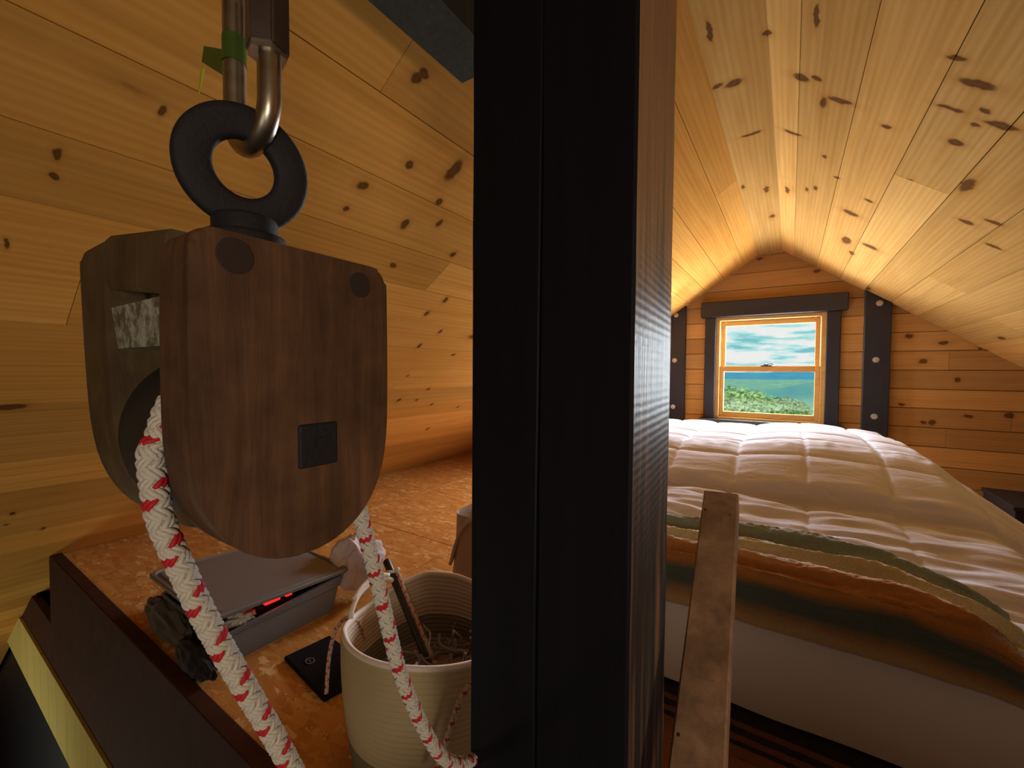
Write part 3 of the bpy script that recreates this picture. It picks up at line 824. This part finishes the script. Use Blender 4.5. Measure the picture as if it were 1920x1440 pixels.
# flat black case on the floor beside the basket
mt_ = thing('case', (-1.10, .75, 0), 'flat black case lying on the floor between the storage box and the basket', 'case')
bm = B(); prism(bm, [(-1.282, .682), (-1.030, .652), (-1.005, .80), (-1.262, .822)], .001, .016, 'z', bev=.004, seg=2); obj('shell', bm, plain('black_case_fabric', (.006, .006, .009), .8, bumpsc=300, bs=.3, spec=.15), mt_)
bm = B(); ec = at(581, 1239, 'z', .0175)
tube(bm, [ec+V((.014*math.cos(a), .011*math.sin(a), 0)) for a in [2*math.pi*i/20 for i in range(20)]], .0016, 6, closed=True); box(bm, (ec.x-.006, ec.y-.0015, .016), (ec.x+.006, ec.y+.0015, .0185))
obj('emblem', bm, plain('grey_print', (.16, .13, .14), .5), mt_, label='small grey oval emblem')

# ------------------------------------------------------------------ rope basket
bc = V((-.71, .745, 0))
bk = thing('basket', bc, 'round cream coiled-rope basket with a grey-green lower band, beside the big post', 'basket')
def rimz(a):
    d = math.degrees(a) % 360
    return lerpt(d, [(0, .30), (30, .272), (60, .268), (90, .278), (115, .300), (140, .312), (160, .300), (178, .288), (195, .283), (215, .290), (240, .312), (270, .313), (300, .313), (330, .306), (360, .30)])
def brad(z): return .186 + .022*math.sin(math.pi*min(1, max(0, (z/.31)))*.62)
NA, NC = 128, 25
def bask(inner):
    bm = B(); uvl = bm.loops.layers.uv.new('UVMap'); rings = []
    SUB = 6
    for j in range(NC*SUB+1):
        f = j/(NC*SUB); rip = abs(math.sin(math.pi*f*NC))
        ring = []
        for q in range(NA):
            a = 2*math.pi*q/NA; z = rimz(a)*f
            r = brad(z) + (.0036*rip if not inner else -.0075-.0026*rip)
            r *= 1 + .012*math.sin(3*a+1)*f + .01*math.sin(2*a)*f
            ring.append(bm.verts.new((bc.x+r*math.cos(a), bc.y+r*math.sin(a), max(.0, z if not inner else z+.004*(1-f)))))
        rings.append(ring)
    for j, (x, y) in enumerate(zip(rings, rings[1:])):
        for q in range(NA):
            p = (q+1) % NA
            fc = bm.faces.new((x[q], x[p], y[p], y[q]) if not inner else (x[p], x[q], y[q], y[p])); fc.smooth = True
            fc.material_index = 0
            for lp in fc.loops: lp[uvl].uv = (0, 0)
            hh = (j+.5)/(NC*SUB)
            for lp in fc.loops: lp[uvl].uv = (q/NA, hh)
    bm.faces.new(rings[0][::-1] if not inner else rings[0]); KEEP.add(id(bm))
    return bm
def m_bask(name, stops):
    k = NT(name); u = k.uv(); s = k.sep(u)
    c = k.ramp(s[1], stops, 'CONSTANT')
    c = k.mix(k.math('MULTIPLY', k.noise(k.obj(), 300, 3), .3), c, (.30, .24, .16))
    k.set(Base_Color=c, Roughness=.9); k.bump(k.wave(k.scale(k.obj(), (1, 1, 1)), 90, 3, 2, 2, 'BANDS', 'X'), .12, .001)
    return k.m
M_bo = m_bask('basket_outer', [(0, (.17, .15, .08)), (.30, (.52, .41, .23))])
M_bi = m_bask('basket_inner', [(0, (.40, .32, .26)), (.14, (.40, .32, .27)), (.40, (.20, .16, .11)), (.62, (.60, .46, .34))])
body = obj('wall', bask(False), M_bo, bk)
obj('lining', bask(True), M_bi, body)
def rimpt(a, dr=-.003, dz=0.): 
    z = rimz(a); r = (brad(z)+dr)*(1 + .012*math.sin(3*a+1) + .01*math.sin(2*a)); return V((bc.x+r*math.cos(a), bc.y+r*math.sin(a), z+dz))
M_rimw = fabric('white_rope_rim', (.80, .72, .68), (.72, .62, .56), 700, .4)
bm = B(); tube(bm, [rimpt(2*math.pi*i/128) for i in range(128)], .0062, 10, closed=True); obj('rim', bm, M_rimw, bk, smooth=True)
def handle(a0, a1, h, name='handle'):
    pts = []
    for i in range(25):
        f = i/24; a = a0+(a1-a0)*f
        p = rimpt(a, -.002, .004); p.z += h*math.sin(math.pi*f)**.6; pts.append(p)
    bm = B(); tube(bm, pts, .0062, 10); tube(bm, [p+V((0, 0, .0105)) for p in pts[3:-3]], .0058, 10)
    obj(name, bm, M_rimw, bk, smooth=True)
handle(math.radians(166), math.radians(214), .050)
handle(math.radians(-22), math.radians(36), .036)
def cord_path(base):
    return base
hL_ = rimpt(math.radians(207), -.002, .036)
q1 = at(655, 1160, 'z', .315)
cordL = [at(612, 1300, 'y', .60), at(616, 1240, 'y', .61), at(626, 1190, 'y', .615), at(640, 1166, 'y', .62), at(655, 1158, 'y', .63), at(672, 1168, 'y', .66), at(681, 1195, 'y', .68), at(684, 1232, 'y', .70)]
braid('tie_cord', cordL, .0046, 2, .030, mats=[M_cw, M_rr], sr=.0017, step=.003, label='red-flecked cord looped over the left handle of the basket', cat='cord', group=None)
cordR = [at(900, 1282, 'y', .565), at(880, 1287, 'y', .555), at(862, 1315, 'y', .545), at(849, 1350, 'y', .54), at(836, 1390, 'y', .535), at(822, 1430, 'y', .532), at(805, 1480, 'y', .53)]
braid('tie_cord', cordR, .0046, 2, .030, mats=[M_cw, M_rr], sr=.0017, step=.003, label='red-flecked cord hanging down the front of the basket beside the big post', cat='cord')
# dark stick standing in the basket, with a cord lashed along it
S0 = at(812, 1262, 'y', .76); S1 = at(724, 1050, 'y', .80)
st = thing('stick', S0, 'dark wooden stick leaning in the basket with a flecked cord along it', 'stick')
sd_ = (S1-S0).normalized()
S0b = S0 - sd_*.10
bm = B(); tube(bm, [S0b, S0, S0+(S1-S0)*.5, S0+(S1-S0)*.86, S0+(S1-S0)*.9, S1-sd_*.004, S1], lambda f: .0105 if f < .96 else .0088, 12); obj('shaft', bm, plain('dark_stick_wood', (.025, .016, .012), .45, bumpsc=80), st, smooth=True, sharp=.7)
sid = rt*.0155 - fwd*.002
cl = [S0b+sid*1.0, S0+sid, S0+(S1-S0)*.25+sid, S0+(S1-S0)*.5+sid, S0+(S1-S0)*.72+sid, S0+(S1-S0)*.86+sid*1.15, S0+(S1-S0)*.90+sid*.9]
braid('cord', cl, .0056, 2, .030, st, [M_cw, M_rr], sr=.0016, step=.003)
bm = B(); kc = S0+(S1-S0)*.885
tube(bm, [kc+(rt*math.cos(a)+up*.35*math.sin(a)-fwd*math.sin(a))*.0118 for a in [2*math.pi*i/18 for i in range(18)]], .0040, 8, closed=True)
bmesh.ops.create_icosphere(bm, subdivisions=2, radius=.0072, matrix=Matrix.Translation(kc+sid*1.25+V((0, 0, .006))))
obj('knot', bm, M_rimw, st, smooth=True)
# tangle of grey yarn at the basket's bottom
bm = B(); rg = random.Random(12)
for s in range(60):
    a = rg.uniform(0, 6.28); c0 = V((-.655+rg.uniform(-.09, .09), .765+rg.uniform(-.08, .08), .165+rg.uniform(-.04, .055)))
    ps = [c0]
    dv = V((rg.uniform(-1, 1), rg.uniform(-1, 1), rg.uniform(-.6, .9))).normalized()
    for i in range(5):
        dv = (dv+V((rg.uniform(-1, 1), rg.uniform(-1, 1), rg.uniform(-1, 1)))*.7).normalized(); q = ps[-1]+dv*.022
        dq = V((q.x-bc.x, q.y-bc.y)); 
        if dq.length > .155: dq = dq.normalized()*.155; q.x, q.y = bc.x+dq.x, bc.y+dq.y
        q.z = max(.09, min(.235, q.z)); ps.append(q)
    tube(bm, smoothpath(ps, .006), rg.uniform(.002, .0048), 6)
bmesh.ops.create_icosphere(bm, subdivisions=3, radius=1, matrix=Matrix.Translation((-.67, .76, .085)) @ Matrix.Diagonal((.145, .135, .085, 1)))
tg_ = obj('yarn_tangle', bm, fabric('grey_yarn', (.30, .235, .21), (.12, .085, .085), 200, .5), smooth=True, label='tangled dark grey yarn lying in the bottom of the basket', cat='yarn', kind='stuff')

# ------------------------------------------------------------------ bed
bed = thing('bed', (-.27, 2.28, 0), 'low bed under the window with an off-white sheet hanging to the rug', 'bed')
bm = B(); box(bm, (-1.02, 1.30, .06), (.48, 3.30, .33), .05, seg=4); obj('mattress', bm, M_matt, bed, smooth=True)
bm = B()
path = []
for x, y in rrect(-1.115, .535, 1.255, 3.33, .06, 8): path.append((x, y))
path2 = []
for (a, b), (c, d) in zip(path, path[1:]+path[:1]):
    n = max(1, int(math.hypot(c-a, d-b)/.012))
    for i in range(n): path2.append((a+(c-a)*i/n, b+(d-b)*i/n))
R_ = []
cx, cy = -.27, 2.28
for j in range(26):
    f = j/25; ring = []
    for i, (x, y) in enumerate(path2):
        s = i*.012
        fold = (.008*nz(s, 0, 0, 4.5) + .013*nz(s, f*.5+4, 0, 1.9))*f**.8
        # direction outwards
        dx, dy = (x-cx)/.81, (y-cy)/1.03
        l = max(abs(dx), abs(dy)); ox = math.copysign(1, dx) if abs(dx) > .9 else 0; oy = math.copysign(1, dy) if abs(dy) > .9 else 0
        z = .335*(1-f) + (.014 + .010*(.5+nz(s, 9, 0, 3)))*f
        ring.append(bm.verts.new((x+ox*(fold+.004*f), y+oy*(fold+.004*f), z)))
    R_.append(ring)
for a, b in zip(R_, R_[1:]):
    n = len(a)
    for q in range(n): bm.faces.new((a[q], a[(q+1) % n], b[(q+1) % n], b[q]))
obj('sheet', bm, M_skirt, bed, smooth=True)

mound = [(-1.2, .41), (-1.08, .50), (-.9, .565), (-.545, .580), (-.37, .573), (-.195, .575), (-.06, .594), (.062, .610), (.205, .600), (.342, .588), (.45, .570), (.535, .50), (.63, .42), (.71, .36), (.83, .26)]
def bedz(x, y):
    """surface of the comforter above the mattress"""
    flat = .375 + .055*sstep(1.28, 1.8, y)
    edge = sstep(.50, .72, x)*.16 + sstep(-1.0, -1.115, x)*.10
    flat -= edge
    mz = lerpt(x, mound)
    up_ = .22*sstep(1.80, 1.88, y) + .78*math.sin(math.pi/2*min(1, max(0, (y-1.82)/.44)))**1.1
    back = 1 - .06*sstep(2.6, 3.3, y)
    z = flat + (max(mz, flat)*back - flat)*up_
    return z
def quilt(x, y):
    qx = ((x-.056)/.243) % 1; qy = ((y-1.83)/.243) % 1
    px = abs(qx-.5)*2; py = abs(qy-.5)*2
    puff = (1-px**3)*(1-py**3)
    return .010*(puff-.6) - .006*(math.exp(-((1-px)/.05)**2)+math.exp(-((1-py)/.05)**2))
bm = B()
XA, XB, YA2, YB2 = -1.115, .86, 1.245, 3.36
def cf(u, v):
    x = XA+(XB-XA)*u; y = YA2+(YB2-YA2)*v
    z = bedz(x, y)
    s = 1.0 if y < 1.85 else .55
    z += quilt(x, y)*(1 if y > 1.75 else .6)
    # creases pulling across the flat part
    cr_ = noise.noise(V((x*5+y*3, y*24, 1.3)))*.5 + noise.noise(V((x*11-y*6, y*42, 4.3)))*.3 + noise.noise(V((x*3, y*10, 7)))*.5
    amp = .023*(1-sstep(1.80, 1.95, y)) + .004
    z += amp*cr_
    # wrinkles gathered along the top seam of the mound
    seam = math.exp(-((y-2.2)/.06)**2)
    z += seam*.006*noise.noise(V((x*26, y*9, 2)))
    z -= .016*math.exp(-((y-1.815+.02*math.sin(x*5))/.020)**2)
    if y < 1.29: z -= .05*((1.29-y)/.045)**2
    # fall over both sides
    if x > .72: z -= .10*((x-.72)/.14)**1.3
    if x < -1.06: z -= .10*((-1.06-x)/.055)**2
    return V((x, y, z))
vsq = grid(bm, 230, 250, cf)
o = obj('comforter', bm, M_quilt, smooth=True, label='puffy white quilted comforter humped over the pillows, covering the bed', cat='comforter')
sm = o.modifiers.new('thickness', 'SOLIDIFY'); sm.thickness = .012; sm.offset = -1

bm = B(); uvl = bm.loops.layers.uv.new('UVMap')
def fle(u, v):
    # v: 0 hem on the foot, about .3 at the fold, 1 the far edge on the bed
    x = -.86 + 1.26*u
    xe = 1.0
    topd = .245*(1 - .55*sstep(.80, 1.0, u)**2)
    hang = .105
    r = .035
    yf = 1.228
    s = v*(topd+hang+.04)
    wob = .012*nz(x, v*.3, 2, 3) + .006*nz(x, 4, 2, 9)
    if s < hang:
        y, z = yf - .004 + .006*nz(x, s, 5, 7), .36-(hang-s)
    elif s < hang+.05:
        a = (s-hang)/.05*math.pi/2
        y, z = yf + r*(1-math.cos(a)), .36+r*math.sin(a)
    else:
        y = yf + r + (s-hang-.05)
        z = .395 + .03*sstep(1.28, 1.8, y)
        z = max(z, bedz(x, y) + .022)
    rp = .005*nz(x*9, v*30, 1, 1) + .0022*nz(x*60, v*40, 6, 1) + .0016*nz(x*150, v*70, 6, 1) + .012*math.sin((v*9 + .9*nz(x, 1, 0, 2.3))*2*math.pi*.5)*sstep(.3, .5, v) + .008*nz(x*2, v*8, 3, 2.2)
    if s > hang+.03: z += rp*1.3; y += wob*1.2 + .05*nz(x, 8, 1, 2.6)*v*v
    else: y += wob*.6; z += wob*.6
    if u > .93: z -= .03*((u-.93)/.07)**2*(1 if s > hang else .3)
    y -= .02*sstep(.85, 1, u)*(1 if s > hang else 0)
    return V((x, y, z))
grid(bm, 380, 120, fle, uvl)
o = obj('blanket', bm, M_fleece, smooth=True, label='fuzzy blanket striped teal, cream and orange across the foot of the bed', cat='blanket')
sm = o.modifiers.new('thickness', 'SOLIDIFY'); sm.thickness = .010; sm.offset = -1

# rug with dark woven stripes
k = NT('striped_rug'); o_ = k.obj()
k2 = k.sep(k.uv()); yv = k.math('ADD', k2[1], k.math('MULTIPLY', k.math('SUBTRACT', k.noise(k.scale(k.uv(), (90, 90, 1)), 1, 3), .5), .022))
c = k.ramp(yv, [(0, (.17, .065, .03)), (.10, (.012, .010, .020)), (.155, (.13, .05, .045)), (.215, (.012, .010, .022)), (.290, (.13, .05, .045)), (.355, (.010, .009, .022)), (.55, (.065, .028, .035)), (.75, (.02, .013, .02))], 'CONSTANT')
k.set(Base_Color=c, Roughness=1.); k.bump(k.noise(o_, 260, 3), .9, .003); M_rug = k.m
bm = B(); uvl = bm.loops.layers.uv.new('UVMap')
grid(bm, 100, 40, lambda u, v: V((-.42+1.3*u, 1.085+.32*v, .010+.002*nz(u*20, v*9, 0, 1))), uvl)
o = obj('rug', bm, M_rug, smooth=True, label='dark rug with woven brown stripes on the floor at the foot of the bed', cat='rug')
sm = o.modifiers.new('thickness', 'SOLIDIFY'); sm.thickness = .009; sm.offset = -1
k = NT('rust_carpet'); o_ = k.obj(); k.set(Base_Color=k.mix(k.noise(o_, 120, 4, .7), (.12, .045, .02), (.30, .12, .05)), Roughness=1.); k.bump(k.noise(o_, 300, 3), .8, .003)
bm = B(); box(bm, (-.46, .50, .0008), (1.3, 1.092, .008), .002); obj('carpet', bm, k.m, label='rust brown carpet strip on the loft floor in front of the dark rug', cat='carpet')

bm = B(); box(bm, (1.02, 3.35, 0), (1.45, 3.8, .17), .006, seg=2)  # plain black box put in for a dark gap past the bed
cb_ = thing('trunk', (1.235, 3.575, 0), 'low black box put in for the dark gap at the right end of the gable wall', 'trunk')
obj('body', bm, M_dark_cloth if False else plain('black_gap_box', (.008, .008, .01), .6), cb_)
bm = B(); box(bm, (1.012, 3.342, .17), (1.458, 3.808, .195), .005, seg=2); obj('lid', bm, plain('black_gap_lid', (.009, .009, .011), .6), cb_)

# ------------------------------------------------------------------ outside
M_for = NT('far_forest'); k = M_for; o_ = k.obj()
k.set(Base_Color=k.mix(k.ramp(k.noise(k.scale(o_, (.010, .0035, 1)), 1, 6, .7), [(.32, 0.), (.68, 1.)]), (.08, .24, .26), (.34, .46, .24)), Roughness=1.); M_for = k.m
bm = B()
def terr(u, v):
    y = 120*(60.0**v); x = (u-.62)*y*1.1
    z = -62 - .012*min(y, 2500) + 14*nz(x, y, 0, 1/420) + (-18 if 300 < y < 1600 else 0) - .0*y
    return V((x, y, z))
grid(bm, 60, 90, terr)
obj('valley', bm, M_for, smooth=True, label='wooded valley floor far below the window', cat='land', kind='structure')
def ridge(name, y, base, h, f, col, col2, seed, label):  # distance haze goes into the hill colours as blue
    k = NT(name+'_mat'); o_ = k.obj(); k.set(Base_Color=k.mix(k.ramp(k.noise(k.scale(o_, (.006, .004, .03)), 1, 6, .7), [(.3, 0.), (.7, 1.)]), col, col2), Roughness=1.)
    bm = B()
    def fn(u, v):
        x = (u-.62)*y*1.2; top = h*(.6+.4*nz(x, seed, 0, f)+.15*nz(x, seed+5, 0, f*4))
        return V((x, y+ v*y*.25, base + (top)*math.sin(math.pi*min(1, v*1.0)) ))
    grid(bm, 120, 14, fn)
    obj(name, bm, k.m, smooth=True, label=label, cat='hills', kind='structure')
ridge('far_hills', 6500, -150, 330, 1/2600, (.035, .20, .36), (.06, .27, .42), 2., 'line of hills at the horizon, painted in haze blue')
ridge('middle_hills', 1500, -105, 100, 1/500, (.07, .22, .28), (.18, .36, .24), 8., 'wooded hills in the middle distance, painted in haze blue-green')
k = NT('lake_water'); k.set(Base_Color=(.80, .84, .92), Roughness=.6); k.bump(k.noise(k.scale(k.obj(), (.5, .5, 1)), 1, 3), .1, .05)
bm = B(); prism(bm, [(9, 340), (150, 330), (190, 640), (60, 640), (17, 560), (13, 450)], -44.5, -44, 'z'); obj('lake', bm, k.m, label='pale lake at the foot of the hill, lower right in the window', cat='lake')
def tree(px, py, Y, r, seed, c0, c1, label):
    top = at(px, py, 'y', Y)
    k = NT('leaves'); k.set(Base_Color=k.mix(k.noise(k.obj(), 1.6, 3, .7), c0, c1), Roughness=.8)
    t = thing('tree', (top.x, Y, top.z-r*2.2-4), label, 'tree', 'trees on the slope outside the window')
    bm = B(); rg = random.Random(seed); c = top - V((0, 0, r*.95))
    bmesh.ops.create_icosphere(bm, subdivisions=3, radius=r*.72, matrix=Matrix.Translation(c))
    for i in range(2600):
        d = V((rg.gauss(0, 1), rg.gauss(0, 1), rg.gauss(0, 1))).normalized(); rad = r*(.55+.45*rg.random()**.5)*(1+.25*noise.noise(d*2.2+V((seed, 0, 0))))
        p = c + V((d.x*rad*1.15, d.y*rad, d.z*rad)); s = r*rg.uniform(.05, .10)
        n = (d+V((rg.gauss(0, .6), rg.gauss(0, .6), rg.gauss(0, .6)))).normalized(); a = n.orthogonal().normalized()*s; b = n.cross(a)*.7
        f = bm.faces.new([bm.verts.new(p+a), bm.verts.new(p+b), bm.verts.new(p-a), bm.verts.new(p-b)])
    KEEP.add(id(bm))
    obj('foliage', bm, k.m, t)
    bm = B(); tube(bm, [c+V((0, 0, r*.3)), c-V((0, 0, r)), c-V((.1, 0, r*1.3+4))], lambda f: .05*r+.08*r*f, 8); obj('trunk', bm, plain('bark', (.12, .09, .06), .9), t)
for i, (px, py, Y, r) in enumerate(((1370, 730, 15, 1.0), (1397, 737, 17.2, 1.0), (1419, 752, 19.4, 1.0), (1440, 749, 21.8, 1.15), (1462, 747, 24.3, 1.15), (1480, 750, 26.8, 1.0), (1497, 768, 29.5, .6), (1384, 757, 12.8, .8))):
    tree(px, py, Y, r, i*3.7+1, (.30, .42, .14) if i < 3 or i == 7 else (.26, .36, .16), (.58, .66, .28) if i < 3 or i == 7 else (.50, .56, .20), ['bright green tree at the left edge of the lower window pane', 'bright green tree second from the left in the lower pane', 'smaller green tree third from the left in the lower pane', 'leafy tree left of the middle of the lower pane, farther off', 'leafy tree at the middle of the lower pane', 'olive tree right of the middle of the lower pane', 'olive tree beside the pale lake in the lower pane', 'near green treetop at the bottom left of the lower pane'][i])
bm = B(); grid(bm, 20, 20, lambda u, v: V((-40+80*u, 9+60*v, -4.5-.30*(60*v)+1.5*nz(u*9, v*9, 0, 1)))); obj('hillside', bm, plain('grass_slope', (.22, .34, .08), 1., var=.3), smooth=True, label='grassy slope below the cabin window', cat='hillside', kind='structure')

# ------------------------------------------------------------------ sky and lights
wd = bpy.data.worlds.new('sky'); SC.world = wd; wd.use_nodes = True
t = wd.node_tree; t.nodes.clear(); L_ = t.links.new
tc = t.nodes.new('ShaderNodeTexCoord'); mp = t.nodes.new('ShaderNodeMapping'); mp.inputs['Scale'].default_value = (9, 9, 55)
L_(tc.outputs['Generated'], mp.inputs[0])
n1 = t.nodes.new('ShaderNodeTexNoise'); n1.inputs['Scale'].default_value = 1.3; n1.inputs['Detail'].default_value = 5; n1.inputs['Roughness'].default_value = .55; L_(mp.outputs[0], n1.inputs['Vector'])
r1 = t.nodes.new('ShaderNodeValToRGB'); L_(n1.outputs['Fac'], r1.inputs[0])
e = r1.color_ramp.elements; e[0].position = .36; e[0].color = (.22, .56, .62, 1); e[1].position = .52; e[1].color = (.96, .93, .92, 1)
q = e.new(.44); q.color = (.46, .84, .84, 1)
sp = t.nodes.new('ShaderNodeSeparateXYZ'); L_(tc.outputs['Generated'], sp.inputs[0])
r2 = t.nodes.new('ShaderNodeValToRGB'); L_(sp.outputs[2], r2.inputs[0])
e = r2.color_ramp.elements; e[0].position = .085; e[0].color = (0, 0, 0, 1); e[1].position = .13; e[1].color = (1, 1, 1, 1)
mxs = t.nodes.new('ShaderNodeMix'); mxs.data_type = 'RGBA'; L_(r2.outputs[0], mxs.inputs[0]); L_(r1.outputs[0], mxs.inputs[6]); mxs.inputs[7].default_value = (.42, .86, .86, 1)
bg = t.nodes.new('ShaderNodeBackground'); bg.inputs['Strength'].default_value = .74; L_(mxs.outputs[2], bg.inputs[0])
wo = t.nodes.new('ShaderNodeOutputWorld'); L_(bg.outputs[0], wo.inputs[0])

def area(name, loc, dirn, sx, sy, power, col):
    l = bpy.data.lights.new(name, 'AREA'); l.shape = 'RECTANGLE'; l.size = sx; l.size_y = sy; l.energy = power; l.color = col
    o = bpy.data.objects.new(name, l); COL.objects.link(o); o.location = loc
    o.rotation_euler = V(dirn).to_track_quat('-Z', 'Y').to_euler(); return o
sun = bpy.data.lights.new('sun', 'SUN'); sun.energy = 1.6; sun.angle = .01; sun.color = (1, .95, .85)
so = bpy.data.objects.new('sun', sun); COL.objects.link(so); so.rotation_euler = V((.35, .75, -.75)).to_track_quat('-Z', 'Y').to_euler()
area('window_daylight', (-.10, Y1+.36, .95), (-.45, -1, .0), .85, .95, 74, (.86, .93, 1.))
area('window_glow', (-.16, Y1+.0, .95), (-.25, -1, .0), .62, .72, 7, (.90, .95, 1.))
area('high_sky_daylight', (-.1, 7.0, 2.0), (-.02, -1, -.27), 2.4, 1.2, 170, (.80, .88, 1.))
area('left_dormer_daylight', (-1.05, 3.42, 1.15), (1.0, -1.75, -.72), .50, .50, 36, (.84, .90, 1.))
area('main_room_daylight', (1.3, Y0+.4, -.2), (-.25, 1, .22), 1.6, 1.2, 7.5, (1., .92, .78))
area('main_room_lower_daylight', (-3.2, -.9, -1.6), (-.1, 1, .45), .9, .7, 7, (1., .98, .72))
sl = bpy.data.lights.new('fill_spot', 'SPOT'); sl.energy = 30; sl.color = (1., .82, .60); sl.spot_size = math.radians(60); sl.spot_blend = .8; sl.shadow_soft_size = .18  # added fill spot, unseen, brightening the left slope
sp_o = bpy.data.objects.new('fill_spot', sl); COL.objects.link(sp_o); sp_o.location = (1.15, -.75, .80)
sp_o.rotation_euler = (V((-1.75, 1.30, .78))-V((1.15, -.75, .80))).to_track_quat('-Z', 'Y').to_euler()
